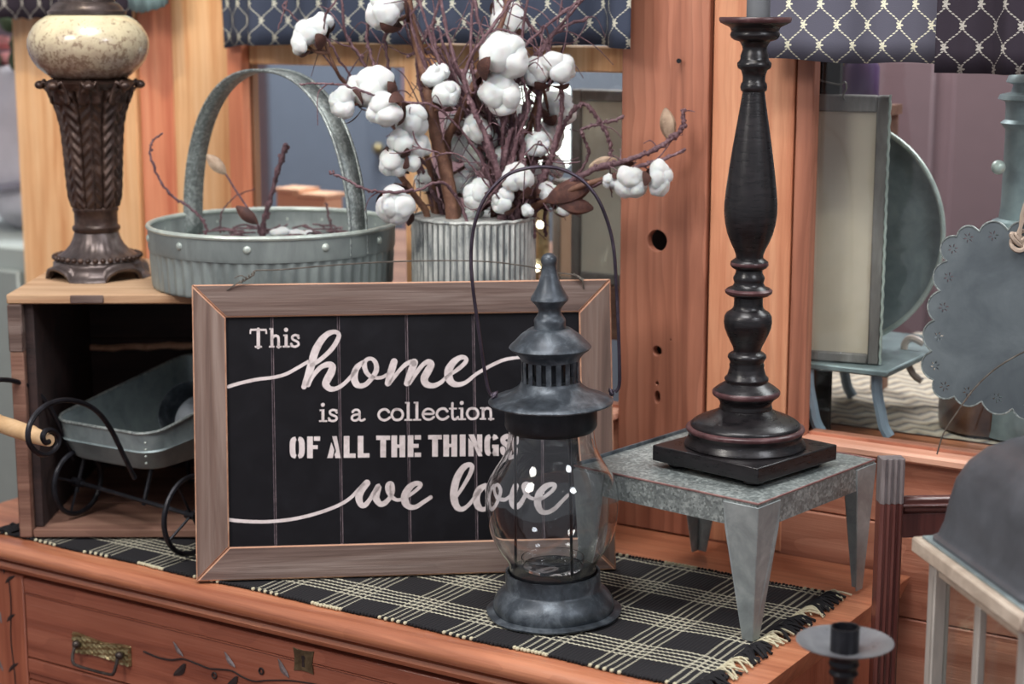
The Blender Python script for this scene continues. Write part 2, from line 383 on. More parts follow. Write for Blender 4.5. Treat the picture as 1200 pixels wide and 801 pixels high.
# corrugated white-washed pot
t = NT('whitewashed_corrugated_tin'); a = t.noise(t.coord(scale=(1, 1, .18)), 120, 5, .7); b = t.noise(t.coord(), 30, 4)
col = t.ramp(t.math('ADD', t.math('MULTIPLY', a, .6), t.math('MULTIPLY', b, .4)), [(.36, (104, 110, 112)), (.48, (168, 172, 168)), (.6, (206, 208, 202))])
t.bump(a, .0004); M_['corr'] = t.out(col, .6, .2)
M_['corr_groove_shade'] = metal('groove_shade_tin', (86, 92, 96), (116, 122, 124), (160, 164, 162), 120, .55, .3, stretch=(1, 1, .18))  # darker tone for the grooves; their shade is put into the colour
# plaid runner
t = NT('plaid_rag_weave'); sp = t.n('ShaderNodeSeparateXYZ'); t.l(t.n('ShaderNodeTexCoord').outputs['Object'], sp.inputs[0]); X, Y = t.math('ADD', sp.outputs[0], -1.25), t.math('ADD', sp.outputs[1], 1.757)
zig = t.math('MULTIPLY', t.math('PINGPONG', X, .0032), .55)
def bandf(v, s0, per, wid, lines):
    ph = t.math('MULTIPLY', t.math('FRACT', t.math('DIVIDE', t.math('SUBTRACT', v, s0), per)), per)
    ins = t.math('LESS_THAN', ph, wid)
    ln = t.math('LESS_THAN', t.math('FRACT', t.math('DIVIDE', ph, wid/lines)), .32)
    return t.math('MULTIPLY', ins, ln)
RS0, RD0 = 0.0, 0.0
wob = t.math('MULTIPLY', t.math('SUBTRACT', t.noise(t.coord(), 14, 2), .5), .006)
XW = t.math('ADD', X, wob); YW = t.math('ADD', t.math('ADD', Y, wob), zig)
ca = bandf(XW, -1.374+.0935*-10, .0935, .046, 5); cb = bandf(YW, 1.6325-1.0, .0995, .047, 5)
wy = t.math('GREATER_THAN', t.math('FRACT', t.math('DIVIDE', Y, .0042)), .28)
m_ = t.math('MAXIMUM', t.math('MULTIPLY', ca, t.math('MULTIPLY', wy, .8)), cb)
rib = t.math('PINGPONG', X, .0023)
col = t.mix(m_, lin((25, 24, 28)), lin((196, 192, 170)))
hgt = t.math('ADD', t.math('MULTIPLY', rib, 300), t.math('MULTIPLY', m_, .6))
t.bump(hgt, .0012); M_['plaid'] = t.out(col, .9)
# lattice printed cloth
def lattice(name, base, dot):
    t = NT(name); sp = t.n('ShaderNodeSeparateXYZ'); t.l(t.n('ShaderNodeTexCoord').outputs['UV'], sp.inputs[0])
    U = t.math('DIVIDE', sp.outputs[0], .040); V = t.math('DIVIDE', sp.outputs[1], .048)
    c = t.math('MULTIPLY', t.math('COSINE', t.math('MULTIPLY', V, 2*PI)), .25)
    d1 = t.math('ABSOLUTE', t.math('SUBTRACT', t.math('FRACT', t.math('SUBTRACT', U, c)), .5))
    d2 = t.math('ABSOLUTE', t.math('SUBTRACT', t.math('FRACT', t.math('ADD', t.math('ADD', U, c), .5)), .5))
    d = t.math('MINIMUM', d1, d2)
    dots = t.math('GREATER_THAN', t.math('FRACT', t.math('MULTIPLY', V, 17)), .35)
    ln = t.math('MULTIPLY', t.math('LESS_THAN', d, .032), dots)
    # stars where the curves meet
    uu = t.math('SUBTRACT', t.math('FRACT', t.math('ADD', U, .25)), .5)
    vv = t.math('SUBTRACT', t.math('FRACT', t.math('ADD', V, .5)), .5)
    uu2 = t.math('SUBTRACT', t.math('FRACT', t.math('ADD', U, .75)), .5)
    vv2 = t.math('SUBTRACT', t.math('FRACT', V), .5)
    def star(a, b):
        b = t.math('MULTIPLY', b, 1.2)
        rr = t.math('SQRT', t.math('ADD', t.math('MULTIPLY', a, a), t.math('MULTIPLY', b, b)))
        an = t.math('ARCTAN2', b, a)
        return t.math('LESS_THAN', rr, t.math('ADD', .085, t.math('MULTIPLY', t.math('COSINE', t.math('MULTIPLY', an, 5)), .04)))
    m = t.math('MAXIMUM', ln, t.math('MAXIMUM', star(uu, vv2), star(uu2, vv)))
    w = t.noise(t.coord(), 900, 2)
    t.bump(w, .0003)
    return t.out(t.mix(m, base if len(base) == 4 else lin(base), lin(dot)), .85)
M_['cloth_grey'] = lattice('slate_lattice_cloth', (84, 84, 98), (226, 224, 200))
M_['cloth_blue'] = lattice('navy_lattice_cloth', (54, 62, 80), (196, 194, 176))
M_['cloth_dark'] = lattice('dark_plum_lattice_cloth', (36, 27, 40), (168, 164, 156))
# ================================================================== THE SETTING
NW = 2.065                                        # wall face, distance along d
FLOOR = -.80
g = G().box(-5, 3.5, -1.2, 6.0, FLOOR-.03, FLOOR)
struct('floor', g, wood('shop_floor_boards', (120, 74, 58), (84, 48, 38), None, 'X', sc=.5, var=.05))
# wall: a core with two window openings, faced with single boards
W1 = (-1.782, -1.140); W2 = (-.872, .62); ZS = .157; ZT = .72
core = G()
for a, b_, z0, z1 in [(-2.276, W1[0], FLOOR, 1.25), (W1[0], W1[1], FLOOR, ZS-.012), (W1[0], W1[1], ZT, 1.25), (W1[1], W2[0], FLOOR, .0),
                      (W2[0], W2[1], FLOOR, ZS-.014), (W2[0], W2[1], ZT, 1.25), (W2[1], 1.6, FLOOR, 1.25)]:
    core.box(a, b_, NW+.018, NW+.030, z0, z1)
wall = struct('wall_back', core, plain('wall_core_paint', (150, 110, 84)))
struct('hole_shade_backing', G().box(W1[1]-.004, W2[0]+.004, NW+.070, NW+.078, .001, 1.25), plain('hole_shade_black', (22, 16, 14), .95))  # dark sheet behind the post holes, painting the shade inside them
def board(a, b_, z0, z1, m, d=0.0, th=.02, name='board', bev=.0015):
    g = G().box(a+.0007, b_-.0007, NW-d, NW-d+th, z0, z1)
    return struct(name, g, m, bevel=bev, parent=wall)
board(-2.276, -2.006, 0, 1.2, M_['pine_yellow'])
board(-2.002, -1.930, 0, 1.2, M_['pine_orange'], -.004)
board(-1.928, -1.815, 0, 1.2, M_['pine_yellow'])
board(-1.813, -1.783, 0, 1.2, M_['pine_orange'], .006)
post = board(-1.140, -1.0135, 0, 1.2, M_['pine_post'], .004, .013)
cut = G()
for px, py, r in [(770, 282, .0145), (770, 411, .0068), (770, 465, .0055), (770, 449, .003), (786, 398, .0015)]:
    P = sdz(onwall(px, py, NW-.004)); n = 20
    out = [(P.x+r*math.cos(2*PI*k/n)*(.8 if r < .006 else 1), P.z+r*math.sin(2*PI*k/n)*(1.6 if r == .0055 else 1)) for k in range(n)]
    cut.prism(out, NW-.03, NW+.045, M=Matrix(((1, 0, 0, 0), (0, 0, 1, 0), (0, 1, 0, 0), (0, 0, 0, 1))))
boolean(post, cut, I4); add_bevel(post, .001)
board(-1.0105, -.898, 0, 1.2, M_['pine_post_light'], .001)
board(-.897, -.873, 0, 1.2, M_['pine_post'], -.001)
z = FLOOR+.004; k = 0
while z < .14:                                     # horizontal planks below the right window
    z1 = min(z+(.118 if k % 2 else .096), .1425)
    board(-.898 if z > -.01 else -2.277, 1.6, z+.0015, z1, M_['pine_panel'], -.002 if z > -.01 else 0, name='plank'); z = z1; k += 1
board(W1[0], W1[1], .0, ZS-.013, M_['pine_panel'])
board(W2[1], 1.6, .15, 1.2, M_['pine_post'])
# sills
for nm, (a, b_) in (('trim_1', W1), ('trim_2', (-.898, W2[1]))):
    struct(nm, G().box(a+.001, b_, NW-.014, NW+.034, ZS-.0125, ZS), M_['pine_sill'], bevel=.003)
# windows: sash rails, mullion, panes
def window(nm, a, b_, mulls, hr):
    m = M_['pine_panel']; fr = G()
    wo = struct(nm, G().box(a+.001, b_-.001, NW+.016, NW+.034, ZS, ZS+.004), m)
    def sub(name, g, mt, bev=.002): return struct(name, g, mt, parent=wo, bevel=bev)
    xs = [a+.001]+[q for mm in mulls for q in mm]+[b_-.001]
    for m0, m1 in mulls: sub('mullion', G().box(m0, m1, NW+.006, NW+.034, ZS, ZT), M_['pine_yellow'])
    for i in range(0, len(xs), 2):
        if hr: sub('rail', G().box(xs[i], xs[i+1], NW+.008, NW+.032, hr[0], hr[1]), M_['pine_yellow'])
        sub('pane', G().box(xs[i], xs[i+1], NW+.020, NW+.0222, ZS+.004, ZT), M_['pane'], 0)
window('window_1', W1[0], W1[1], [(-1.495, -1.466)], (.607, .641))
window('window_2', W2[0], W2[1], [], None)
nail_at = sdz(onwall(795, 72, NW-.006))
g = G().tube([D @ Vector((nail_at.x, NW+.004, nail_at.z)), D @ Vector((nail_at.x+.004, NW-.012, nail_at.z+.001))], .0014, 8)
g.tube([D @ Vector((nail_at.x+.004, NW-.012, nail_at.z+.001)), D @ Vector((nail_at.x+.0042, NW-.0135, nail_at.z+.001))], .0032, 10)
single('nail', 'small dark nail sticking out of the holed wooden post', 'nail', g, M_['iron'], D @ nail_at)
# ------------------------------------------------------------------ the room beyond the windows
def room(name, g, m): return struct(name, g, m)
room('wall_far', G().box(-5.0, 3.0, 4.4, 4.46, FLOOR, 2.2), plain('far_wall_paint', (118, 104, 112)))
room('wall_left', G().box(-5.0, -4.95, 1.5, 4.4, FLOOR, 2.2), plain('side_wall_paint', (176, 170, 180)))
def cab(name, label, cat, s0, s1, d0, d1, z0, z1, col, extra=None, grp=None):
    """a background cabinet: carcass with recessed doors"""
    t = thing(name, label, cat, wsd((s0+s1)/2, (d0+d1)/2, z0), -TH, grp)
    m = plain(name+'_paint', col, .5)
    part('carcass', G().box(s0, s1, d0, d1, z0, z1), m, t, D, bevel=.006)
    nd = max(1, int((s1-s0)/.28)); wd = (s1-s0)/nd
    m2 = plain(name+'_door_paint', tuple(x*.88 for x in col), .5)
    for i in range(nd):
        dr = part('door', G().box(s0+i*wd+.02, s0+(i+1)*wd-.02, d0-.014, d0, z0+.06, z1-.04), m2, t, D, bevel=.004)
        part('knob', G().sphere((s0+(i+.85)*wd, d0-.028, (z0+z1)/2), .014, 10, 6), M_['brass'], dr, D)
    return t
cab('cupboard', 'tall slate blue cupboard blurred behind the left window', 'cupboard', -2.95, -2.52, 3.5, 3.9, FLOOR, 1.5, (132, 144, 164))
cab('cupboard', 'tall dull red cupboard blurred behind the left window beside the blue one', 'cupboard', -2.50, -2.18, 3.45, 3.85, FLOOR, 1.35, (176, 136, 142))
cab('cupboard', 'grey blue cupboard blurred behind the basket handle', 'cupboard', -2.16, -1.72, 3.5, 3.9, FLOOR, 1.5, (136, 146, 160))
cab('chest', 'mauve painted chest blurred behind the round steel tray', 'chest', -1.55, -.6, 3.6, 4.0, FLOOR, .62, (136, 108, 114))
cab('shelf_unit', 'pale grey door front blurred behind the right window', 'cupboard', -.55, .05, 3.9, 4.2, FLOOR, 1.1, (168, 168, 178))
cab('chest', 'dark plum chest blurred at the far right behind the glass', 'chest', .1, 1.2, 3.2, 3.6, FLOOR, .75, (70, 54, 64))
for i, (s, d, zz, c, sz) in enumerate([(-1.35, 3.72, .62, (60, 84, 130), .16), (-1.08, 3.75, .62, (70, 60, 76), .2), (-.85, 3.7, .62, (150, 120, 124), .12), (-.40, 4.0, 1.1, (96, 60, 70), .2)]):
    lab = ['small blue lidded tin blurred behind the window glass', 'dark lidded tin standing right of the blue tin beyond the glass',
           'small rosy tin on the mauve chest beyond the glass', 'dark red tin on top of the pale cupboard'][i]
    t = thing('tin', lab, 'tin', wsd(s, d, zz), -TH)
    m = plain('tin_paint_%d' % i, c, .4)
    part('body', G().lathe([(sz*.42, 0), (sz*.42, sz)], wsd(s, d, zz), 24), m, t)
    part('lid', G().lathe([(sz*.44, sz), (sz*.44, sz*1.15), (sz*.3, sz*1.22), (.001, sz*1.25)], wsd(s, d, zz), 24), m, t)
# table beyond the glass carrying things (its cloth has a woven chevron)
TB = .152
t = thing('display_table', 'table beyond the right window covered with a chevron rug', 'table', wsd(-.35, 2.50, FLOOR), -TH)
part('tabletop', G().box(-1.04, .4, NW+.12, 2.86, TB-.04, TB-.006), M_['dresser_top'], t, D, bevel=.004)
for s in (-1.0, .36):
    for d in (NW+.16, 2.82): part('leg', G().box(s-.025, s+.025, d-.025, d+.025, FLOOR, TB-.04), M_['dresser_v'], t, D)
tt = NT('chevron_weave'); sp = tt.n('ShaderNodeSeparateXYZ'); tt.l(tt.coord(), sp.inputs[0])
zz = tt.math('ADD', sp.outputs[1], tt.math('PINGPONG', sp.outputs[0], .022))
f = tt.math('FRACT', tt.math('DIVIDE', zz, .032)); nn = tt.noise(tt.coord(), 40, 3)
tt.bump(nn, .001)
mc = tt.out(tt.ramp(tt.math('ADD', tt.math('MULTIPLY', f, .7), tt.math('MULTIPLY', nn, .5)), [(.3, (128, 122, 120)), (.42, (196, 176, 152)), (.7, (222, 208, 188)), (.9, (170, 160, 150))]), .9)
g = G().grid(lambda u, v: Vector((-1.02+u*.75, NW+.125+v*.70, TB-.004+.001*math.sin(u*40)*math.sin(v*23))), 60, 40)
single('rug', 'cream and grey chevron cloth on the table beyond the right window', 'cloth', g, mc, wsd(-.7, 2.5, TB-.005), D)
# picture frame seen from behind, standing against the window
def back_frame(label, s0, s1, d, z0, z1, bw, grp=None, tilt=0, hang=True, col=None, cat='picture frame'):
    t = thing('picture_frame', label, cat, wsd((s0+s1)/2, d, z0), -TH, grp)
    fm = M_['grey_frame']
    part('backing', G().box(s0+bw*.9, s1-bw*.9, d+.004, d+.010, z0+bw*.9, z1-bw*.9), col or M_['kraft'], t, D)
    for a in ((s0, s0+bw, z0, z1), (s1-bw, s1, z0, z1), (s0+bw, s1-bw, z0, z0+bw), (s0+bw, s1-bw, z1-bw, z1)):
        part('rail', G().box(a[0], a[1], d, d+.022, a[2], a[3]), fm, t, D, bevel=.002)
    return t
M_['kraft'] = plain('kraft_backing_paper', (206, 190, 170), .8)
M_['cream_card'] = plain('cream_board', (232, 224, 206), .8)
M_['grey_frame'] = metal('grey_painted_frame', (96, 90, 88), (122, 116, 112), (150, 146, 142), 60, .6, 0, stretch=(1, 1, .2))
o1 = onwall(1043, 428, NW+.080); FR = Matrix.Translation(o1) @ Matrix.Rotation(R(-20.7), 4, 'Z'); fn_ = FR.col[1].to_3d()
def fl(px, py, off=0): return FR.inverted() @ onplane(px, py, o1+fn_*off, fn_)
B = fl(1043, 112); s1, z0, z1 = B.x, 0.0, B.z; s0 = fl(950, 300).x-.018
fr2 = thing('picture_frame', 'grey frame with tan backing paper standing behind the right window', 'picture frame', FR @ Vector(((s0+s1)/2, .01, 0)), R(-20.7))
part('backing', G().box(s0+.010, s1-.0150, .002, .006, z0+.012, z1-.020), M_['kraft'], fr2, FR, label='tan backing paper')
for a in ((s0, s0+.012, z0, z1), (s1-.0155, s1, z0, z1), (s0+.012, s1-.0155, z0, z0+.013), (s0+.012, s1-.0155, z1-.021, z1)):
    part('rail', G().box(a[0], a[1], -.004, .014, a[2], a[3]), M_['grey_frame'], fr2, FR, bevel=.002)
pts = [Vector((s1+.001+.0007*math.sin(k*2.1), -.003, z0+.001+k*(z1-z0)/60)) for k in range(61)]
part('rope_edge', G().tube(pts, .0018, 6), M_['galv_rim'], fr2, FR, label='pale beaded edge')
hk = [fl(px, py, -.006) for px, py in ((955, 92), (972, 97), (984, 99), (990, 96), (992, 103), (988, 112), (990, 118))]
part('hook', G().tube(smoothpath(hk, 5), .0011, 6), M_['wire_pale'], fr2, FR)
z0 = o1.z; d0 = NW+.055
# stool with bowed legs that carries the frame and tray
ss = sdz(onwall(1005, 428, d0+.03))
st = thing('plant_stand', 'pale blue stand with bowed legs under the grey frame beyond the glass', 'stand', wsd(ss.x-.02, d0+.13, TB), -TH)
part('top', G().box(ss.x-.16, ss.x+.055, d0-.008, d0+.26, z0-.0095, z0-.001), M_['galv_tray'], st, D, bevel=.002)
for ds, dd in ((-.055, .0), (.03, .02), (-.10, .22), (.035, .24)):
    pts = [Vector((ss.x+ds+b*.014, d0+dd, TB+(z0-.01-TB)*(1-f))) for f, b in ((0, 0), (.3, .1), (.6, .5), (.85, .9), (1, 1.5))]
    part('leg', G().tube(smoothpath(pts, 4), .0075, 8), plain('pale_blue_paint', (150, 168, 184), .5), st, D)
# round galvanised tray leaning behind the frame
c = sdz(onwall(982, 292, NW+.20)); rr = .150
M = D @ Matrix.Translation((c.x, NW+.20, z0+rr)) @ Matrix.Rotation(PI/2-.06, 4, 'X')
t = thing('round_tray', 'round galvanised tray leaning behind the tan backed frame', 'tray', M.translation-Vector((0, 0, rr)), 0)
part('dish', G().lathe([(.001, 0), (rr*.88, 0), (rr*.95, .004), (rr, .014)], (0, 0, 0), 64, cap=False), M_['galv_tray'], t, M)
part('rim', G().tube([Vector((rr*math.cos(a*2*PI/64), rr*math.sin(a*2*PI/64), .014)) for a in range(64)], .0035, 8, closed=True), M_['galv_rim'], t, M)
# gold and plum candle jars above / behind the frame
for px, cc, lab in ((975, (206, 174, 96), 'gold topped jar above the tan backed frame'), (1008, (92, 58, 112), 'plum jar beside the gold topped jar')):
    P = sdz(onwall(px, 104, NW+.32))
    t = thing('jar', lab, 'jar', D @ Vector((P.x, NW+.32, P.z-.02)), 0)
    part('body', G().lathe([(.022, 0), (.026, .01), (.026, .05), (.02, .06)], D @ Vector((P.x, NW+.32, P.z-.02)), 24), plain('jar_%d' % px, cc, .3), t)
    part('lid', G().lathe([(.021, .06), (.021, .075), (.001, .078)], D @ Vector((P.x, NW+.32, P.z-.02)), 24), M_['iron'], t)
P = sdz(onwall(990, 112, NW+.32)); t = thing('wall_shelf', 'narrow shelf behind the glass that holds the gold and plum jars', 'shelf', D @ Vector((P.x, NW+.32, P.z-.03)), -TH)
zj = sdz(onwall(975, 104, NW+.32)).z-.02
part('board', G().box(P.x-.12, P.x+.07, NW+.28, NW+.36, zj-.014, zj-.0005), M_['crate'], t, D)
part('upright', G().box(P.x-.115, P.x-.10, NW+.33, NW+.36, TB, zj-.014), M_['crate'], t, D)
part('upright', G().box(P.x+.05, P.x+.065, NW+.33, NW+.36, TB, zj-.014), M_['crate'], t, D)
# brown crock with a pale handle
dc = NW+.20; a = sdz(onwall(1072, 525, dc-.08)); b_ = sdz(onwall(1175, 525, dc-.08)); r = (b_.x-a.x)*.56; cx = (a.x+b_.x)/2+.012
zt = sdz(onwall(1100, 396, dc-.05)).z
t = thing('crock', 'brown stoneware crock with a pale handle behind the scalloped sign', 'crock', D @ Vector((cx, dc, TB)), 0)
cc = D @ Vector((cx, dc, TB))
tt = NT('brown_glaze'); nn = tt.noise(tt.coord(), 16, 4)
mcr = tt.out(tt.ramp(nn, [(.35, (66, 44, 40)), (.55, (112, 78, 60)), (.7, (146, 112, 88))]), .3, 0, Coat_Weight=.3)
part('body', G().lathe([(.001, 0), (r*.96, 0), (r, .01), (r, zt-TB-.02), (r*.9, zt-TB), (r*.84, zt-TB), (r*.84, .02), (.001, .015)], cc, 48), mcr, t)
part('rim', G().tube([cc+Vector((r*.88*math.cos(q*2*PI/48), r*.88*math.sin(q*2*PI/48), zt-TB)) for q in range(48)], .005, 8, closed=True), plain('pale_glaze', (196, 176, 164), .3), t)
hp = [D @ sdz(onwall(px, py, dc)) for px, py in ((1082, 402), (1068, 396), (1060, 404), (1062, 420), (1070, 438), (1080, 446))]
part('handle', G().tube(smoothpath(hp, 5), .005, 8), plain('pale_glaze_handle', (196, 176, 164), .3), t)
# maroon box behind the stand
t = thing('box', 'maroon wooden box beyond the chevron cloth', 'box', wsd(-.68, 2.64, TB), -TH)
part('body', G().box(-.88, -.5, 2.64, 2.80, TB, TB+.085), plain('maroon_paint', (120, 62, 58), .5), t, D, bevel=.003)
part('lid', G().box(-.885, -.495, 2.635, 2.805, TB+.086, TB+.1), plain('maroon_lid_paint', (132, 70, 64), .5), t, D, bevel=.003)
# dark tins right of the crock
for i, (ds, hgt, cl) in enumerate([(.02, .09, (38, 34, 40)), (.12, .13, (60, 44, 50))]):
    q = D @ Vector((cx+r+.05+ds, dc+.03, TB))
    t = thing('bottle', ['short dark bottle right of the brown crock', 'taller dark bottle at the frame edge right of the crock'][i], 'bottle', q)
    part('body', G().lathe([(.03, 0), (.032, .01), (.032, hgt*.7), (.012, hgt), (.012, hgt*1.25)], q, 24), plain('bottle_%d' % i, cl, .2), t)
    part('cap', G().lathe([(.014, hgt*1.25), (.014, hgt*1.4)], q, 16), plain('pink_cap_%d' % i, (196, 120, 130) if i else (90, 90, 96), .4), t)
# grey blue turned bed post beyond the glass
dp = NW+.17; cpx = 1206
prof = []
c0 = sdz(onwall(cpx, 200, dp)); sc = 1/F*math.hypot(1, 0)*at(cpx, 200, 1).length
base = D @ Vector((c0.x, dp, 0)); Yp = base.y; scale = (Vector((base.x, base.y, .5))-Vector((0, 0, H))).length/F
for py, hw in [(72, 2), (76, 16), (84, 24), (90, 28), (96, 30), (99, 22), (108, 24), (111, 36), (116, 38), (119, 30), (124, 29), (140, 29), (144, 34), (148, 31), (152, 28), (240, 29), (256, 31), (259, 38), (266, 40), (272, 34), (300, 30), (420, 30), (530, 34)]:
    prof.append((hw*scale, at(cpx, py, Yp).z))
prof[-1] = (prof[-1][0], TB)
t = thing('turned_post', 'grey blue turned post beyond the glass at the right edge', 'post', (base.x, base.y, TB))
part('shaft', G().lathe(prof[::-1], (base.x, base.y, 0), 32), M_['galv_tray'], t)
part('knob', G().sphere(at(1170, 196, Yp-.035), .009, 12, 8), M_['galv_rim'], t)
# cream boards behind the right half of the left window
A = sdz(onwall(668, 330, NW+.12)); B = sdz(onwall(760, 107, NW+.12))
back_frame('grey frame with cream backing beside the holed post, beyond the left window', A.x, B.x+.05, NW+.12, A.z, B.z, .016, col=M_['cream_card'])
zb = A.z
M_['olive_pink'] = plain('olive_panel', (186, 160, 140), .8)
back_frame('olive panel in a frame beyond the left window, left of the cream backed one', A.x-.14, A.x-.005, NW+.30, zb-.04, zb+.125, .014, col=M_['olive_pink'])
t = thing('display_table', 'long table beyond the left window under frames and lamps', 'table', wsd(-1.45, 2.6, FLOOR), -TH)
part('tabletop', G().box(-2.35, -1.09, NW+.11, 2.8, zb-.075, zb-.0405), M_['crate'], t, D)
part('riser', G().box(-1.27, -1.09, NW+.112, NW+.2, zb-.04, zb-.001), M_['crate'], t, D)
for s in (-2.3, -1.14):
    for d in (NW+.16, 2.75): part('leg', G().box(s-.025, s+.025, d-.025, d+.025, FLOOR, zb-.075), M_['dresser_v'], t, D)
zt = zb-.04
P = sdz(onwall(636, 150, NW+.42))
t = thing('lamp', 'small lamp with a glowing square white shade behind the cotton stems', 'lamp', D @ Vector((P.x, NW+.42, zt)), -TH)
q = D @ Vector((P.x, NW+.42, zt)); z0l = sdz(onwall(636, 196, NW+.42)).z; z1l = sdz(onwall(636, 100, NW+.42)).z
part('base', G().lathe([(.04, 0), (.04, .01), (.012, .02), (.01, z0l-zt+.02)], q, 20), M_['brass'], t)
part('lamp_shade', G().box(P.x-.036, P.x+.036, NW+.39, NW+.45, z0l, z1l), emit('glowing_shade', (250, 255, 246), 2.2), t, D, bevel=.004)
for px, py, lab in ((633, 263, 'upper of the two small round bulbs glowing right of the corrugated pot'), (629, 314, 'lower of the two small round bulbs glowing right of the corrugated pot')):
    P = sdz(onwall(px, py, NW+.26)); q = D @ Vector((P.x, NW+.26, P.z))
    t = thing('candle_bulb', lab, 'bulb', q)
    part('bulb', G().sphere(q, .0055, 12, 8), emit('bulb_glow', (255, 236, 206), 6), t)
    part('holder', G().lathe([(.004, -.03 if py < 300 else zt-P.z), (.004, -.005)], q, 12), M_['brass'], t)
for i, (px, py, sz) in enumerate([(345, 240, .05), (372, 240, .065)]):
    P = sdz(onwall(px, 240, NW+.35)); q = wsd(P.x, NW+.35, zt)
    zt2 = sdz(onwall(px, 224+6*i, NW+.35)).z
    t = thing('pedestal', ['peach coloured block beyond the left window, the taller one', 'peach coloured block beyond the left window, the shorter one'][i], 'block', q, -TH)
    part('shaft', G().box(P.x-sz/2, P.x+sz/2, NW+.33, NW+.38, zt, zt2), plain('peach_paint', (226, 168, 132), .7), t, D, bevel=.003)
    part('cap', G().box(P.x-sz/2-.004, P.x+sz/2+.004, NW+.326, NW+.384, zt2, zt2+.006), plain('peach_cap_paint', (230, 178, 142), .7), t, D)
# left of the boards: heaped white fabric, a floral spray, a pale cupboard
cab('cupboard', 'pale grey green cupboard behind the crate at the left edge', 'cupboard', -3.0, -2.295, 2.10, 2.6, FLOOR, .29, (158, 168, 166))
def pill(u, v):
    a = u*2*PI; ph = -PI/2+v*PI
    x, y, z = math.copysign(abs(math.cos(ph))**.5, 1)*math.cos(a), math.cos(ph)**.5*math.sin(a) if math.cos(ph) > 0 else 0, math.sin(ph)
    nz = noise.noise(Vector((x*2, y*2, z*3)))*.18
    return Vector((-2.47+x*.155*(1+nz), 2.32+y*.11*(1+nz), .445+z*.15*(1+nz*.6)))
t = thing('pillow', 'pale lilac grey stuffed pillow at the left edge behind the lamp', 'pillow', wsd(-2.47, 2.32, .29), -TH)
part('cushion', G().grid(pill, 40, 24, closeu=True), plain('lilac_grey_fabric', (206, 204, 212), .95), t, D)
part('bow', G().tube(smoothpath([Vector((-2.62, 2.22, .40)), Vector((-2.5, 2.20, .37)), Vector((-2.34, 2.23, .40))], 5), .008, 8), plain('grey_ribbon', (140, 138, 150), .9), t, D)
t = thing('flower_spray', 'pink and green flower spray at the top left edge', 'flowers', wsd(-2.45, 2.3, .58), -TH)
gp, gl = G(), G()
for k in range(26):
    c = Vector((-2.40-random.random()*.22, 2.22+random.random()*.15, .59+random.random()*.11))
    (gp if k % 2 else gl).sphere(c, .02+random.random()*.012, 8, 6, (1, 1, .5 if k % 2 else .9))
part('petals', gp, plain('pink_petals', (206, 140, 140), .8), t, D, kind='stuff')
part('leaves', gl, plain('green_leaves', (70, 88, 62), .8), t, D, kind='stuff')
# ------------------------------------------------------------------ valances
def valance(name, label, px0, px1, d, zb_fn, mat, amp, nfold, ztop=.99, seed=0):
    s0 = onwall_s(px0, d); s1 = onwall_s(px1, d); nu, nv = 160, 14; L = s1-s0
    def fn(u, v):
        s = s0+u*L; zb = zb_fn(u); z = zb+(ztop-zb)*v
        y = amp*math.sin(u*nfold*2*PI+seed)+amp*.5*math.sin(u*nfold*4.3*PI+1+seed)+amp*.4*math.sin(u*nfold*.9*PI+seed*2)
        return Vector((s, d+y*(1-.45*v)-.0*v, z))
    arc = [0]
    for i in range(nu): arc.append(arc[-1]+(fn((i+1)/nu, 0)-fn(i/nu, 0)).length)
    g = G(); W = nu+1
    F_ = [fn(i/nu, j/nv) for j in range(nv+1) for i in range(nu+1)]; fs = []
    for j in range(nv):
        for i in range(nu): fs.append((j*W+i, j*W+i+1, (j+1)*W+i+1, (j+1)*W+i))
    g.add(F_, fs)
    root = wsd((s0+s1)/2, d, ztop); M = Matrix.Translation(root) @ Matrix.Rotation(-TH, 4, 'Z')
    me = bpy.data.meshes.new(name); inv = M.inverted() @ D
    me.from_pydata([tuple(inv @ p) for p in g.v], [], g.f); me.materials.append(mat); me.shade_smooth()
    uv = me.uv_layers.new(name='uv')
    for l in me.loops:
        i = l.vertex_index % W; uv.data[l.index].uv = (arc[i], F_[l.vertex_index].z)
    o = bpy.data.objects.new(name, me); COL.objects.link(o); o.matrix_world = M; o['label'] = label; o['category'] = 'curtain'
    sd_ = o.modifiers.new('t', 'SOLIDIFY'); sd_.thickness = .0012
    return o
def onwall_s(px, d): return sdz(onwall(px, 60, d)).x
def zp(px, py, d): return sdz(onwall(px, py, d)).z
dv = NW-.055
za, zb2, zc = zp(245, 57, dv), zp(400, 50, dv), zp(740, 56, dv)
valance('valance', 'navy lattice printed valance hanging over the left window', 246, 740, dv, lambda u: za+(zb2-za)*min(1, u*4)+(zc-zb2)*max(0, u-.3)/.7+.002*math.sin(u*23), M_['cloth_blue'], .022, 4.6, seed=.6)
za3, zb3 = zp(880, 69, dv), zp(1096, 76, dv)
valance('valance', 'slate grey lattice printed valance over the right window behind the candlestick', 880, 1100, dv, lambda u: za3+(zb3-za3)*u+.002*math.sin(u*9), M_['cloth_grey'], .0045, 1.6, seed=2.4)
dv2 = NW-.075
zd, ze = zp(1098, 85, dv2), zp(1180, 88, dv2)
valance('valance', 'dark plum lattice printed valance panel at the upper right corner', 1098, 1290, dv2, lambda u: zd+(ze-zd)*min(1, u*1.6)+.012*max(0, u-.45), M_['cloth_dark'], .008, 2.1, seed=4)
zf = zp(60, 24, NW-.06)
valance('valance', 'very dark valance with a pinked edge at the top left corner', -70, 150, NW-.06, lambda u: zf+.004*abs(math.sin(u*38)), M_['cloth_dark'], .010, 2.3, seed=1)
zg = zp(180, 16, NW-.07)
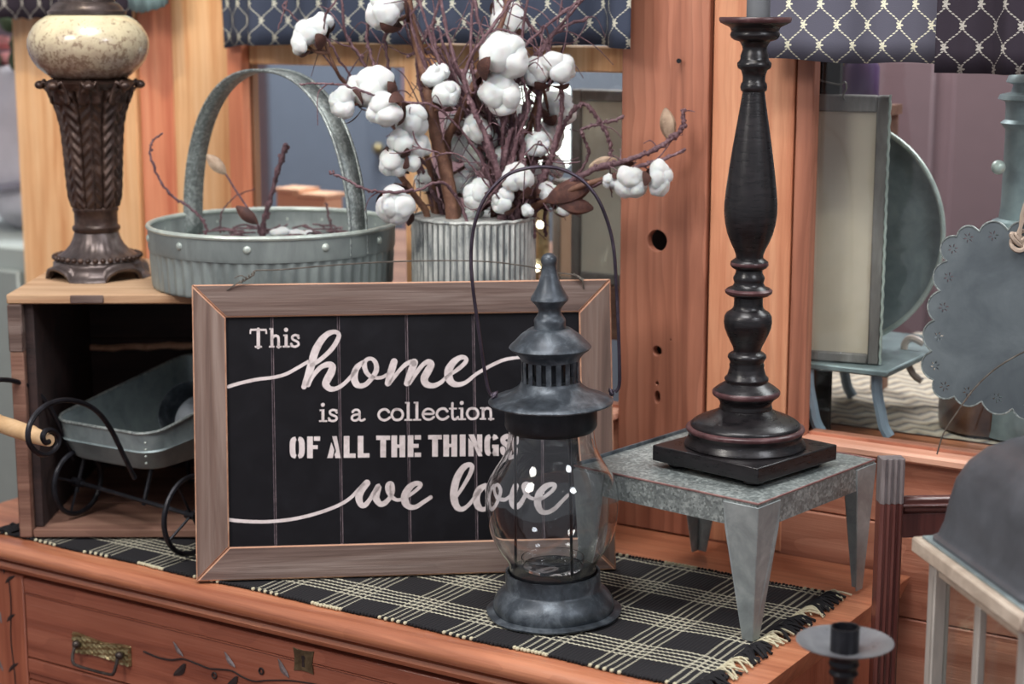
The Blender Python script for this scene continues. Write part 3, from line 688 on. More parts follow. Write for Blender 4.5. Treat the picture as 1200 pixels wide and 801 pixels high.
valance('valance', 'small grey teal valance end with pinked edge right of the lamp ball', 148, 198, NW-.07, lambda u: zg+.010*(u-.4)**2*4+.002*abs(math.sin(u*25)), plain('grey_teal_cloth', (116, 140, 142), .9), .005, 1.1, seed=1)
for nm, s0, s1, dd, lab in (('curtain_rod', -2.36, -1.06, NW-.058, 'dark rod carrying the valances over the left window'), ('curtain_rod', -1.0, -.36, NW-.058, 'dark rod carrying the valances over the right window')):
    t = thing(nm, lab, 'curtain rod', wsd((s0+s1)/2, dd, .99), -TH)
    part('rod', G().tube([Vector((s0, dd, .993)), Vector((s1, dd, .993))], .008, 12), M_['iron'], t, D)
    for s in (s0+.02, s1-.02): part('bracket', G().box(s-.006, s+.006, dd, NW+.001, .985, .999), M_['iron'], t, D)
# ------------------------------------------------------------------ scalloped metal sign hanging before the right window
ds = NW-.03
o_ = onwall(1180, 370, ds); MS = Matrix.Translation(o_) @ Matrix.Rotation(-TH, 4, 'Z') @ Matrix.Rotation(PI/2, 4, 'X')
def sg(px, py): P = local(px, py, MS); return Vector((P.x, P.y))
L_ = [sg(x, y) for x, y in ((1135, 458), (1108, 452), (1097, 428), (1101, 394), (1107, 360), (1113, 325), (1118, 292), (1136, 279), (1165, 277))]
left, right = L_[0].x, L_[0].x+.30
def scal(c, r, a0, a1, n=9): return [(c[0]+r*math.cos(a0+(a1-a0)*k/n), c[1]+r*math.sin(a0+(a1-a0)*k/n)) for k in range(n+1)]
cs = L_[:]; x = cs[-1].x; y0t = cs[-1].y; step = .034
top = [Vector((x+step*(k+1), y0t+.001)) for k in range(7)]
bot = [Vector((L_[0].x+.036*(k+1), L_[0].y-.003*(k+1)*(.6 if k > 2 else 1))) for k in range(7)]
xr = top[-1].x+.02; rt = [Vector((xr, y0t-.03-.036*k)) for k in range(5)]
loop = cs+top+rt+bot[::-1]
cen = sum(loop, Vector((0, 0)))/len(loop); out = []
nL = len(loop); discs = []
for i, c in enumerate(loop):
    pv, nx = loop[i-1], loop[(i+1) % nL]
    m0, m1 = (c+pv)/2, (c+nx)/2
    rdir = (c-cen).normalized()
    a0 = math.atan2(m0.y-c.y, m0.x-c.x); a1 = math.atan2(m1.y-c.y, m1.x-c.x)
    while a1 > a0: a1 -= 2*PI
    rr_ = ((m0-c).length+(m1-c).length)/2*1.12
    if abs(a1-a0) > 1.2*PI+1: a1 += 0
    discs.append((c, rr_))
for k in range(900):
    a = 2*PI*k/900; dv_ = Vector((math.cos(a), math.sin(a))); best = 0
    for i in range(nL):                                        # the body polygon
        p, q = loop[i], loop[(i+1) % nL]; e_ = q-p; den = dv_.x*e_.y-dv_.y*e_.x
        if abs(den) > 1e-9:
            w_ = p-cen; tt_ = (w_.x*e_.y-w_.y*e_.x)/den; uu_ = (w_.x*dv_.y-w_.y*dv_.x)/den
            if tt_ > 0 and -.001 <= uu_ <= 1.001: best = max(best, tt_)
    for c, r_ in discs:                                        # the scallops
        w_ = c-cen; bq = w_.dot(dv_); dq = bq*bq-w_.dot(w_)+r_*r_
        if dq > 0 and bq > 0: best = max(best, bq+math.sqrt(dq))
    out.append((cen.x+dv_.x*best, cen.y+dv_.y*best))
sgn = thing('hanging_sign', 'scalloped edge grey metal sign hanging by twine before the right window', 'sign', o_)
pl = part('plate', G().prism(out, -.0012, .0012), metal('dull_zinc', (82, 90, 96), (100, 109, 114), (120, 130, 134), 14, .5, .45), sgn, MS, smooth=30)
holes = G()
for i, c in enumerate(loop):
    rdir = (c-cen).normalized(); cc_ = c+rdir*.001
    for k in range(6):
        a = k*PI/3+.3; dx, dy = math.cos(a), math.sin(a); px_, py_ = -dy, dx
        o1 = [(cc_.x+dx*q+px_*w_, cc_.y+dy*q+py_*w_) for q, w_ in ((.0016, 0), (.0042, .0010), (.0068, 0), (.0042, -.0010))]
        holes.prism(o1, -.005, .005, M=MS)
boolean(pl, holes, WM[sgn.name].inverted())
rim = []
for i in range(len(out)):
    rim.append(MS @ Vector((out[i][0], out[i][1], .0012)))
part('rolled_edge', G().tube(rim, .0011, 5, closed=True), M_['galv'], sgn)
kn = onplane(1190, 280, o_, MS.col[2].to_3d())+Vector((0, -.008, 0))
tw = thing('twine_loop', 'knotted jute twine from which the scalloped sign hangs', 'twine', kn)
gk = G()
for k in range(5):
    c = kn+Vector((random.uniform(-.005, .005), random.uniform(-.003, .003), random.uniform(-.005, .005)))
    pts = [c+Vector((.008*math.cos(a*2*PI/12+k), .004*math.sin(a*2*PI/12+2*k), .007*math.sin(a*2*PI/12))) for a in range(12)]
    gk.tube(pts, .0026, 6, closed=True)
part('knot', gk, M_['twine'], tw)
hi = wsd(sdz(kn).x+.10, ds-.01, .98)
for k in range(2):
    off = [Vector((.0018*math.cos(i*1.3+k*PI), 0, .0018*math.sin(i*1.3+k*PI))) for i in range(40)]
    pts = [kn.lerp(hi, i/39)+off[i] for i in range(40)]
    part('strand', G().tube(pts, .0022, 6), M_['twine'], tw)
# thin wire bow of the sign
hw = [onwall(px, py, ds-.02) for px, py in ((1260, 380), (1225, 402), (1196, 414), (1165, 433), (1140, 457), (1120, 485), (1106, 507), (1098, 532))]
part('wire_bow', G().tube(smoothpath(hw, 6), .0010, 6), M_['wire_pale'], sgn)
M_['carve'] = metal('burnt_carving', (26, 18, 18), (40, 28, 27), (62, 46, 44), 120, .6, 0)
M_['carve_silver'] = metal('silvered_carving', (96, 84, 82), (140, 130, 130), (176, 170, 172), 120, .4, .4)
# ================================================================== DRESSER
DS0, DS1, DF = -1.93, -.722, 1.560
dr = thing('dresser', 'reddish pine dresser with carved vine drawers that everything stands on', 'dresser', wsd(-1.37, 1.81, FLOOR), -TH)
prof = [(NW-.0055, 0), (DF, 0), (DF-.006, -.0015), (DF-.0105, -.005), (DF-.013, -.011), (DF-.0115, -.018), (DF-.006, -.023), (DF-.001, -.0245), (DF+.010, -.0255), (DF+.010, -.031), (NW-.0055, -.031)]
g = G(); vs = [Vector((s, d, z)) for s in (DS0, DS1) for d, z in prof]; n = len(prof)
# the side overhang gets the same nose, mitred at the front corner
def nose(d): return max(0, DF-d)
vs = [Vector((DS0, d, z)) for d, z in prof]+[Vector((DS1+nose(d)-(.012 if z < -.023 else 0), d, z)) for d, z in prof]
g.add(vs, [(k, (k+1) % n, n+(k+1) % n, n+k) for k in range(n)]+[tuple(range(n)), tuple(range(n, 2*n))])
part('top', g, M_['dresser_top'], dr, D, smooth=50, bevel=.0012)
g = G(); pr2 = [(DF+.004, -.031), (DF+.002, -.036), (DF+.005, -.041), (DF+.008, -.0435), (DF+.05, -.0435), (DF+.05, -.031)]
n = len(pr2); vs = [Vector((s, d, z)) for s in (DS0, DS1-.012) for d, z in pr2]
g.add(vs, [(k, (k+1) % n, n+(k+1) % n, n+k) for k in range(n)]+[tuple(range(n)), tuple(range(n, 2*n))])
part('moulding', g, M_['dresser_top'], dr, D, smooth=30)
CF = DF+.018
part('carcass', G().box(DS0+.02, DS1-.02, CF+.022, NW-.03, FLOOR+.06, -.031), M_['dresser'], dr, D)
part('side_panel', G().box(DS1-.022, DS1-.014, CF+.004, NW-.03, FLOOR+.02, -.031), M_['dresser_v'], dr, D, bevel=.001)
SA = sdz(onplane(29, 720, (NX*CF, NY*CF, 0), Vector((NX, NY, 0)))).x       # left edge of the drawer
for a, b_ in ((SA-.062, SA-.001), (DS1-.08, DS1-.023)):
    st_ = part('stile', G().box(a, b_, CF, CF+.022, FLOOR+.02, -.051), M_['dresser_v'], dr, D, bevel=.0015)
    if a < SA:
        part('carved_stem', G().tube(smoothpath([Vector((a+.035+.002*math.sin(k*1.1), CF-.0002, -.06-k*.02)) for k in range(24)], 3), .0011, 6), M_['carve'], st_, D)


def on_front(px, py, off=0): return sdz(onplane(px, py, (NX*(CF-off), NY*(CF-off), 0), Vector((NX, NY, 0))))
def leaf(tip, base, w, mat, parent, name='carved_leaf', two=False):
    """incised pointed leaf, its two halves sloping to a centre line"""
    tip, base = Vector((tip.x, tip.z)), Vector((base.x, base.z)); ax = tip-base; pn = Vector((-ax.y, ax.x)).normalized(); g = G()
    L, Rr, C = [], [], []
    for k in range(9):
        u = k/8; ww = w*math.sin(PI*u)**.8*(1-.25*u); c = base+ax*u+pn*ww*.25*math.sin(PI*u)
        L.append(c+pn*ww/2); Rr.append(c-pn*ww/2); C.append(c)
    f = lambda p, h: Vector((p.x, CF-h, p.y))
    vs = [f(p, .0003) for p in L]+[f(p, .0009) for p in C]+[f(p, .0003) for p in Rr]
    fs, ms = [], []
    for k in range(8):
        fs.append((k, k+1, 9+k+1, 9+k)); ms.append(0); fs.append((9+k, 9+k+1, 18+k+1, 18+k)); ms.append(1 if two else 0)
    g.add(vs, fs, ms)
    return part(name, g, [mat, M_['carve']], parent, D, smooth=0)
stile = [o for o in dr.children if o.name.startswith('stile')][0]
for px, py, px2, py2 in ((6, 683, 18, 674), (8, 728, 18, 719), (10, 787, 22, 776)): leaf(on_front(px2, py2), on_front(px, py), .006, M_['carve'], stile)
for px, py, px2, py2 in ((2, 730, 0, 716), (4, 786, -2, 770)): leaf(on_front(px2, py2), on_front(px, py), .006, M_['carve_silver'], stile)
leaf(on_front(5, 652), on_front(5, 672), .007, M_['carve'], stile)
# drawers
zt_ = -.052
dz = [(zt_, -.186), (-.196, -.386), (-.396, -.586), (-.596, FLOOR+.05)]
for i, (a, b_) in enumerate(dz):
    part('rail', G().box(SA, DS1-.081, CF+.003, CF+.02, b_-.009, b_-.001), M_['dresser'], dr, D)
    g = G(); x0, x1, z1, z0 = SA+.001, DS1-.082, a-.001, b_
    BW = .021                                              # bead line below the top band
    g.box(x0, x1, CF+.0006, CF+.018, z0+BW+.0012, z1-BW-.0012); g.box(x0, x1, CF-.0004, CF+.018, z1-BW+.0006, z1); g.box(x0, x1, CF-.0004, CF+.018, z0, z0+BW-.0006)
    d_ = part('drawer', g, M_['dresser'], dr, D, bevel=.0014)
    part('bead', G().tube([Vector((x0, CF-.0002, z1-BW)), Vector((x1, CF-.0002, z1-BW))], .0009, 6), M_['dresser'], d_, D)
    if i: continue
    # vine
    vp = [(168, 763), (185, 770), (200, 773), (215, 772), (232, 778), (245, 783), (258, 784), (272, 786), (284, 793), (298, 798), (312, 797), (335, 797), (355, 799), (375, 803)]
    vine = smoothpath([on_front(x, y, .0004) for x, y in vp]+[on_front(400, 812, .0004), on_front(440, 815, .0004), on_front(480, 828, .0004)], 5)
    part('carved_vine', G().tube([p+Vector((0, .0004, 0)) for p in vine], [.0014-.0006*k/len(vine) for k in range(len(vine))], 6), M_['carve'], d_, D)
    for tp, bs, wd, two, mt in [((203, 751), (215, 769), .006, 0, 'carve_silver'), ((263, 763), (276, 782), .007, 0, 'carve_silver'), ((326, 771), (339, 794), .008, 0, 'carve_silver'), ((203, 791), (218, 777), .009, 1, 'carve'),
                            ((266, 803), (279, 792), .008, 0, 'carve'), ((410, 802), (405, 812), .01, 0, 'carve')]:
        leaf(on_front(*tp), on_front(*bs), wd*1.25, M_[mt], d_, two=two)
    for px, py in ((251, 791), (306, 786)):
        c = on_front(px, py, .0004)
        part('carved_berry', G().tube([c+Vector((.0032*math.cos(q*2*PI/16), 0, .0036*math.sin(q*2*PI/16))) for q in range(16)], .0013, 6, closed=True), M_['carve'], d_, D)
    # handle: woven brass backplate with two posts and a drop bail
    c0, c1 = on_front(87, 752), on_front(153, 768); cx, cz = (c0.x+c1.x)/2, (c0.z+c1.z)/2; hw_, hh = (c1.x-c0.x)/2*1.03, .0125
    def plate(u, v):
        x = (u*2-1); z = v*2-1; e = 1-.18*math.cos(x*PI*1.0)*abs(z)-.1*abs(x)**6
        h = .0035+.0016*abs(math.sin((x*5+z*2)*PI/1.1)*math.sin((z*1.5-x*1.2)*PI))+.0006*math.sin(x*40)*math.cos(z*9)
        if abs(x) > .97 or abs(z) > .93: h = 0
        return Vector((cx+x*hw_, CF-h, cz+z*hh*e))
    hd = part('handle', G().grid(plate, 60, 24), M_['brass'], d_, D, label='brass handle with a basket weave backplate')
    g = G()
    for sx in (-1, 1):
        g.sphere((cx+sx*hw_*.74, CF-.008, cz+.001), .0055, 12, 8); g.tube([(cx+sx*hw_*.74, CF, cz+.001), (cx+sx*hw_*.74, CF-.008, cz+.001)], .004, 10)
    xb = hw_*.74
    g.tube(smoothpath([Vector((cx-xb, CF-.010, cz)), Vector((cx-xb, CF-.015, cz-.012)), Vector((cx-xb*.94, CF-.017, cz-.020)), Vector((cx-xb*.7, CF-.017, cz-.0235)), Vector((cx+xb*.7, CF-.017, cz-.0235)),
                       Vector((cx+xb*.94, CF-.017, cz-.020)), Vector((cx+xb, CF-.015, cz-.012)), Vector((cx+xb, CF-.010, cz))], 6), .0022, 8)
    part('bail', g, metal('dark_bail', (50, 44, 42), (80, 72, 68), (120, 112, 104), 80, .35, .7), d_, D)
    # escutcheon with keyhole
    q = [on_front(x, y, .0012) for x, y in ((343, 758), (368, 763), (367, 790), (344, 785))]
    mid = sum(q, Vector())/4; g = G(); out = []
    for i_ in range(4):
        a, b2 = q[i_], q[(i_+1) % 4]
        for k in range(6):
            u = k/6; p = a.lerp(b2, u); p = p+(mid-p)*(.12*math.sin(PI*u)**.8); out.append((p.x, p.z))
    T_ = Matrix(((1, 0, 0, 0), (0, 0, -1, CF), (0, 1, 0, 0), (0, 0, 0, 1)))
    g.prism(out, 0, .0014, M=T_, ch=.0004)
    es = part('escutcheon', g, metal('dull_escutcheon', (70, 58, 44), (100, 86, 64), (130, 116, 88), 90, .45, .6), d_, D, smooth=20)
    g = G(); g.prism([(mid.x+.0028*math.cos(k*PI/8), mid.z+.004+.0028*math.sin(k*PI/8)) for k in range(16)], .001, .0017, M=T_)
    g.prism([(mid.x-.0013, mid.z+.003), (mid.x-.0022, mid.z-.0075), (mid.x+.0022, mid.z-.0075), (mid.x+.0013, mid.z+.003)], .001, .00172, M=T_)
    part('keyhole', g, M_['carve'], d_, D)
# ================================================================== RUNNER
RA, RB, R0, R1 = 1.5785, 1.938, -1.80, -.778
def run(u, v):
    s = R0+(R1-R0)*u; d = RA+(RB-RA)*v+.0015*math.sin(s*31)
    z = .0012+.0012*max(0, noise.noise(Vector((s*11, d*13, 0))))+(.0022*math.sin(PI*min(1, (s-R1+.10)/.10)) if s > R1-.10 else 0)*(1 if d < 1.75 else .5)
    return Vector((s, d, z))
rn = thing('table_runner', 'black runner with cream plaid lines lying along the dresser top', 'runner', wsd(-1.25, 1.757, .0), -TH)
g = G().grid(run, 300, 60); o = part('cloth', g, M_['plaid'], rn, D)
mo = o.modifiers.new('t', 'SOLIDIFY'); mo.thickness = .0010; mo.offset = 0
gb, gc = G(), G(); s = R0; 
while s < R1:                                                # loops of the selvedges
    ph = ((s+1.374) % .0935)
    cr = ph < .046
    if cr and int(ph/.0092) % 1 == 0 and (ph/.0092) % 1 < .55: gg, r = gc, .0026
    else: gg, r = gb, .0023
    gg.sphere((s+random.uniform(-.0004, .0004), RA+random.uniform(-.0005, .0012)+.0015*math.sin(s*31), .0026), r, 7, 5, (1, 1.1, .9))
    gg.sphere((s, RB+random.uniform(-.0008, .001)+.0015*math.sin(s*31), .0026), r, 7, 5, (1, 1.1, .9))
    s += .0046
part('black_loops', gb, M_['yarn_black'], rn, D, kind='stuff'); part('cream_loops', gc, M_['yarn_cream'], rn, D, kind='stuff')
gb, gc = G(), G(); d = RA+.002
while d < RB:                                                # fringe
    ph = (d-.6325) % .0995; cream = ph < .047
    for e_, sg_ in ((R1, 1), (R0, -1)):
        L = random.uniform(.007, .027); a = random.uniform(-.9, .9)
        pts = [Vector((e_-.004*sg_, d, .003)), Vector((e_+L*.4*sg_, d+L*.3*math.sin(a), .0065+random.random()*.003)), Vector((e_+L*sg_, d+L*math.sin(a)*.9, .0024))]
        (gc if cream else gb).tube(smoothpath(pts, 4), .0013 if cream else .0019, 5)
        if not cream:
            a = random.uniform(-1, 1); (gb).tube(smoothpath([Vector((e_-.004*sg_, d, .003)), Vector((e_+L*.3*sg_, d, .007)), Vector((e_+L*.7*sg_, d+.01*a, .0024))], 4), .002, 5)
    d += .0034 if cream else .0026
part('black_fringe', gb, M_['yarn_black'], rn, D, kind='stuff'); part('cream_fringe', gc, M_['yarn_cream'], rn, D, kind='stuff')
ZR = .0045                                                   # resting height on the runner
# ================================================================== SIGN
A = onz(230, 681, ZR); B = onz(720, 667, ZR)
ux = (B-A).normalized(); back = Vector((-ux.y, ux.x, 0)); TL = R(11.5)
uy = (Vector((0, 0, 1))*math.cos(TL)+back*math.sin(TL)); uz = ux.cross(uy)
SM = Matrix((( ux.x, uy.x, uz.x, A.x), (ux.y, uy.y, uz.y, A.y), (ux.z, uy.z, uz.z, A.z), (0, 0, 0, 1)))
FT = .0185                                                   # frame thickness; local z=0 is the front plane
def S(px, py): P = local(px, py, SM); return Vector((P.x, P.y))
O = [Vector((0, 0)), Vector((S(722, 668).x, 0)), S(724, 329), S(228, 331)]
O[1].y = 0; O[2].y = O[3].y = (O[2].y+O[3].y)/2; O[3].x = 0; O[2].x = O[1].x
Wd, Hd = O[1].x, O[2].y; RW = .0405
print('sign', Wd, Hd, S(266, 366), S(688, 362), S(266, 640), S(680, 634))
lift = Matrix.Translation((0, 0, 0))
sgb = thing('framed_sign', 'black plank sign in a weathered wood frame with cream lettering', 'sign', A+(B-A)/2, 0, rot=None, frame=SM @ Matrix.Translation((Wd/2, 0, 0)))
I_ = [Vector((RW, RW)), Vector((Wd-RW, RW)), Vector((Wd-RW, Hd-RW)), Vector((RW, Hd-RW))]
C_ = [Vector((0, 0)), Vector((Wd, 0)), Vector((Wd, Hd)), Vector((0, Hd))]
for k in range(4):
    a, b_, c, d_ = C_[k], C_[(k+1) % 4], I_[(k+1) % 4], I_[k]
    q = [a, b_, c, d_]; m = sum(q, Vector((0, 0)))/4
    q = [(p+(m-p).normalized()*.0004) for p in q]
    part('frame_rail', G().prism([(p.x, p.y) for p in q], -FT, .0, 0, ch=.0016, chmi=1), [M_['barn'] if k % 2 == 0 else M_['barn_v'], M_['raw']], sgb, SM, smooth=0, label=['bottom rail', 'right rail', 'top rail', 'left rail'][k]+' of weathered wood')
gl = [S(x, 500).x for x in (320.5, 398.5, 478.5, 557)]
step = gl[3]-gl[2]; xs = [RW-.004]+gl+[gl[3]+step, Wd-RW+.004]; BZ = -.0062
for k in range(len(xs)-1):
    a, b_ = xs[k]+.0006, xs[k+1]-.0006
    part('plank', G().prism([(a, RW-.003), (b_, RW-.003), (b_, Hd-RW+.003), (a, Hd-RW+.003)], -FT+.002, BZ, 0, ch=.0010, chmi=1), [M_['board'], M_['worn_line']], sgb, SM, smooth=0)
part('backing', G().box(.012, Wd-.012, .012, Hd-.012, -FT-.002, -FT+.0018), M_['crate_dark'], sgb, SM)
# ---- lettering: brush strokes laid on the planks
LG = [G()]
def stroke(pts, ws, k=7, z=BZ+.00035, mi=0):
    n = len(pts); P = smoothpath([Vector((p[0], p[1], 0)) for p in pts], k); Wv = []
    ws = list(ws)+[ws[-1]]*(n-len(ws))
    for i in range(n-1):
        for j in range(k):
            t = j/k; t = t*t*(3-2*t); Wv.append(ws[i]*(1-t)+ws[i+1]*t)
    Wv.append(ws[-1]); N = len(P); Lf, Rt = [], []
    P = [Vector((p.x, p.y)) for p in P]
    for i in range(N):
        t = (P[min(i+1, N-1)]-P[max(i-1, 0)]); t = t.normalized() if t.length > 0 else Vector((1, 0)); nn = Vector((-t.y, t.x))
        Lf.append(P[i]+nn*Wv[i]/2); Rt.append(P[i]-nn*Wv[i]/2)
    t0 = (P[1]-P[0]).normalized(); t1 = (P[-1]-P[-2]).normalized()
    def cap(c, t, wv, sgn_):
        nn = Vector((-t.y, t.x)); return [c+(nn*math.cos(a)+t*math.sin(a)*sgn_)*wv/2 for a in [PI*q/6 for q in range(1, 6)]]
    e1 = cap(P[-1], t1, Wv[-1], 1); e0 = cap(P[0], t0, Wv[0], -1)
    g = LG[0]; th = .0004
    for i in range(N-1):
        q = [Lf[i], Lf[i+1], Rt[i+1], Rt[i]]; g.add([(p.x, p.y, z) for p in q], [(0, 3, 2, 1)], mi)
    for arc_, a, b2 in ((e1, Lf[-1], Rt[-1]), (e0, Lf[0], Rt[0])):
        q = [a]+arc_+[b2]; g.add([(p.x, p.y, z) for p in q], [tuple(range(len(q)))], mi)
mmpx = (S(500, 500)-S(499, 500)).length
def script(pxs, ws): 
    q = [S(x, y) for x, y in pxs]
    stroke([(p.x, p.y) for p in q], [w_*mmpx for w_ in ws])
def newletters(): LG[0] = G()
def endletters(name, lab):
    g = LG[0]
    me = mesh_flat(g)
    o = bpy.data.objects.new(name, me); COL.objects.link(o); o.parent = sgb; o['label'] = lab; WM[o.name] = WM[sgb.name]
def mesh_flat(g):
    me = bpy.data.meshes.new('lettering'); inv = WM[sgb.name].inverted() @ SM
    me.from_pydata([tuple(inv @ p) for p in g.v], [], g.f); me.materials.append(M_['letter'])
    bm = bmesh.new(); bm.from_mesh(me)
    for f in bm.faces:
        f.normal_update()
    bm.to_mesh(me); bm.free(); return me
newletters()
script([(267, 453), (280, 449), (300, 444.5), (320, 442), (335, 438), (348, 431), (362, 423)], [4]*7)
script([(356, 453), (359, 446), (364, 430), (369, 412), (376, 399), (384, 391), (392, 388.5), (397, 391.5), (395, 399), (387.5, 410), (376, 420.5), (365, 428)], [6, 8, 9, 9, 8, 6.5, 5, 5, 5.5, 5.5, 5, 4.5])
script([(361, 451), (366, 441), (376, 430), (385.5, 426.8), (389.5, 429.5), (388, 436), (384, 443.5), (381.7, 450), (386.5, 455.3), (394, 455), (402.5, 450), (410, 442.5), (417.5, 433)], [5, 5, 5.5, 7, 8, 9, 9, 8.5, 6.5, 5, 4.5, 4.5, 4])
script([(425, 424.5), (418, 431), (415, 441), (417, 449), (422, 452), (429, 450), (436, 442.5), (441, 434), (440.5, 425.5), (436, 420.3), (430, 421), (427, 426), (428.5, 434), (433, 440), (440, 442.3), (447.5, 442), (455, 438)], [5, 7, 8.5, 8, 6, 5.5, 5.5, 6, 5.5, 4.5, 4.5, 6, 5.5, 5, 4, 4, 4])
script([(462, 423.5), (460, 430), (457.5, 439), (454.5, 449)], [8, 8.5, 8.5, 7])
script([(456, 450), (462.5, 441), (470, 432), (476, 426.5), (482.5, 424), (485.5, 426)], [4, 4.5, 4.5, 5, 6, 7])
script([(485.6, 424.5), (483.5, 431), (480.6, 439), (477, 449)], [9, 8.5, 8.5, 7])
script([(480, 449), (487.5, 437.5), (496, 427), (502.5, 423.5), (505.5, 427), (501.5, 435), (497.5, 443), (499.5, 449.5), (507.5, 451.8), (516, 448.5), (521.5, 443.5), (528, 438)], [4.5, 5, 5, 6, 8, 9, 9, 8, 6, 5, 4, 4])
script([(529, 438), (540, 430), (546.5, 423), (545, 418.8), (538.75, 419), (531, 425), (526, 434), (526.5, 443), (531, 449), (538.75, 450.3), (547.5, 447), (557.5, 438.75), (568.75, 432), (580, 426), (592.5, 421), (610, 418.4), (640, 416), (688, 419)], [4, 5, 5, 5, 6, 8, 9.5, 9.5, 7.5, 5.5, 4.5, 4, 4, 4, 4, 3.6, 3.6, 3.6])
endletters('lettering', 'script word "home" with a long swash')
newletters()
script([(267, 609), (280, 610.5), (300, 611.5), (320, 611), (345, 608), (370, 602), (395, 593), (410, 584), (418, 576), (426, 567.5)], [4]*10)
script([(430, 566), (423.75, 574), (420.6, 583), (423, 591), (427.7, 592), (433.75, 585), (438.75, 577), (443.75, 570), (441.5, 577.5), (441, 584.5), (445.5, 590.5), (451, 589.5), (457.5, 582.5), (460, 574.5), (458.3, 567.5), (455.3, 569.5), (455.7, 575.5), (459, 582), (465, 585.8), (472, 585)], [8, 8.5, 8.5, 7, 6, 5, 5.5, 7, 8, 8, 6.5, 6, 5, 6, 7, 7.5, 7, 5, 4, 4])
script([(479, 581), (486, 576), (492.5, 570), (492.3, 566.8), (486, 567), (479, 572.5), (474.7, 581), (475.3, 589), (480, 594), (487.5, 594), (496, 588.75), (505, 582.8)], [4, 4, 4.5, 5, 6, 8, 9, 9, 6.5, 5.2, 4.8, 4.6])
endletters('lettering', 'script word "we" with a long swash')
newletters()
script([(536, 581), (543.75, 569), (551, 556), (553.5, 546.8), (549, 544.6), (542.5, 549), (536, 560), (532.5, 573.75), (532.5, 585), (535.8, 594), (541.5, 596.8), (548.75, 592.5), (556, 583.75), (563, 574)], [3.6, 4.4, 5, 5.5, 6, 7.5, 8.5, 9, 9, 7.5, 5.5, 4.4, 4.2, 4])
script([(569, 569), (562, 574), (558.5, 583), (560.5, 593), (566, 597), (573, 594), (579, 586), (582.5, 576), (579, 569), (574, 568.5), (571.5, 573), (573.5, 580), (580, 585), (590, 586), (598, 580)], [6, 8, 8.5, 8, 5.5, 5, 5, 5.2, 5, 4.5, 5, 5, 4.5, 4, 4])
script([(603, 570), (600, 578), (598.5, 588), (602, 594), (608, 592), (614, 583), (618, 574), (617.5, 568.5), (614, 570), (615, 577), (620, 583.5), (628, 586), (634, 585)], [8, 8.5, 8.5, 7, 6, 5, 6, 7, 7.5, 6, 4.4, 4, 4])
script([(632, 587), (640, 582), (648, 575.5), (651, 569.5), (646, 568), (638, 572), (632, 580), (630, 590), (633.5, 598.5), (640.5, 600.8), (650, 597), (660, 588), (667, 581)], [3.8, 4.2, 4.6, 5, 5.5, 7.5, 9, 9, 6.8, 5.2, 4.8, 4.4, 4.2])
endletters('lettering', 'script word "love"')
# ---- slab serif and stencil lines
SF = {
 'i': (.55, [([(.28, 1), (.28, 0)], .22), ([(.08, .93), (.30, .93)], .12), ([(.04, .05), (.54, .05)], .13), ([(.27, 1.36), (.28, 1.37)], .30)]),
 'l': (.60, [([(.30, 1.5), (.30, 0)], .22), ([(.08, 1.44), (.32, 1.44)], .12), ([(.04, .05), (.58, .05)], .13)]),
 's': (.80, [([(.66, .72), (.56, .90), (.36, .94), (.18, .82), (.22, .62), (.42, .50), (.62, .38), (.64, .18), (.44, .05), (.22, .08), (.10, .26)], .17), ([(.66, .98), (.66, .70)], .10), ([(.10, .02), (.10, .30)], .10)]),
 'a': (1.05, [([(.18, .74), (.30, .90), (.52, .92), (.64, .76), (.64, .40), (.66, .14), (.80, .06), (.98, .16)], .17), ([(.62, .56), (.40, .54), (.18, .42), (.14, .20), (.30, .06), (.50, .12), (.64, .30)], .17), ([(.20, .74), (.22, .73)], .24)]),
 'c': (.92, [([(.78, .72), (.64, .90), (.42, .93), (.20, .76), (.12, .48), (.22, .20), (.44, .06), (.66, .12), (.84, .28)], .19), ([(.74, .74), (.76, .73)], .24)]),
 'o': (1.02, [([(.50, .93), (.26, .84), (.13, .50), (.26, .16), (.50, .06), (.76, .16), (.89, .50), (.76, .84), (.50, .93), (.40, .92)], .19)]),
 'e': (.96, [([(.16, .52), (.82, .54), (.76, .80), (.50, .93), (.24, .80), (.12, .48), (.24, .18), (.48, .06), (.70, .12), (.86, .28)], .17)]),
 't': (.72, [([(.30, 1.34), (.30, .30), (.38, .08), (.54, .07), (.68, .22)], .19), ([(.06, .92), (.62, .92)], .13)]),
 'n': (1.16, [([(.28, 1), (.28, 0)], .21), ([(.06, .93), (.30, .93)], .12), ([(.04, .05), (.50, .05)], .13), ([(.28, .66), (.46, .88), (.68, .90), (.84, .72), (.85, 0)], .19), ([(.66, .05), (1.10, .05)], .13)]),
 'h': (1.16, [([(.28, 1.5), (.28, 0)], .21), ([(.06, 1.44), (.30, 1.44)], .12), ([(.04, .05), (.50, .05)], .13), ([(.28, .66), (.46, .88), (.68, .90), (.84, .72), (.85, 0)], .19), ([(.66, .05), (1.10, .05)], .13)]),
 'T': (1.36, [([(.66, 1.42), (.66, 0)], .25), ([(.06, 1.38), (1.26, 1.38)], .15), ([(.08, 1.38), (.06, 1.06)], .11), ([(1.24, 1.38), (1.26, 1.06)], .11), ([(.40, .05), (.92, .05)], .14)]),
}
def serif(ch, x0, x1, yb0, yb1, xh):
    """glyph between pixel columns x0..x1, baseline yb, x-height xh in pixels"""
    wd, sts = SF[ch]; sx = (x1-x0)/wd
    for pts, wv in sts:
        q = [S(x0+a*sx, yb0-b2*xh) for a, b2 in pts]
        if len(pts) == 2:
            q = [q[0], q[0].lerp(q[1], .5), q[1]]
            if wv < .25 and ch != '.': flat_bar(q[0], q[2], wv*xh*mmpx*1.05); continue
        stroke([(p.x, p.y) for p in q], [wv*xh*mmpx*1.05]*len(q), 5)
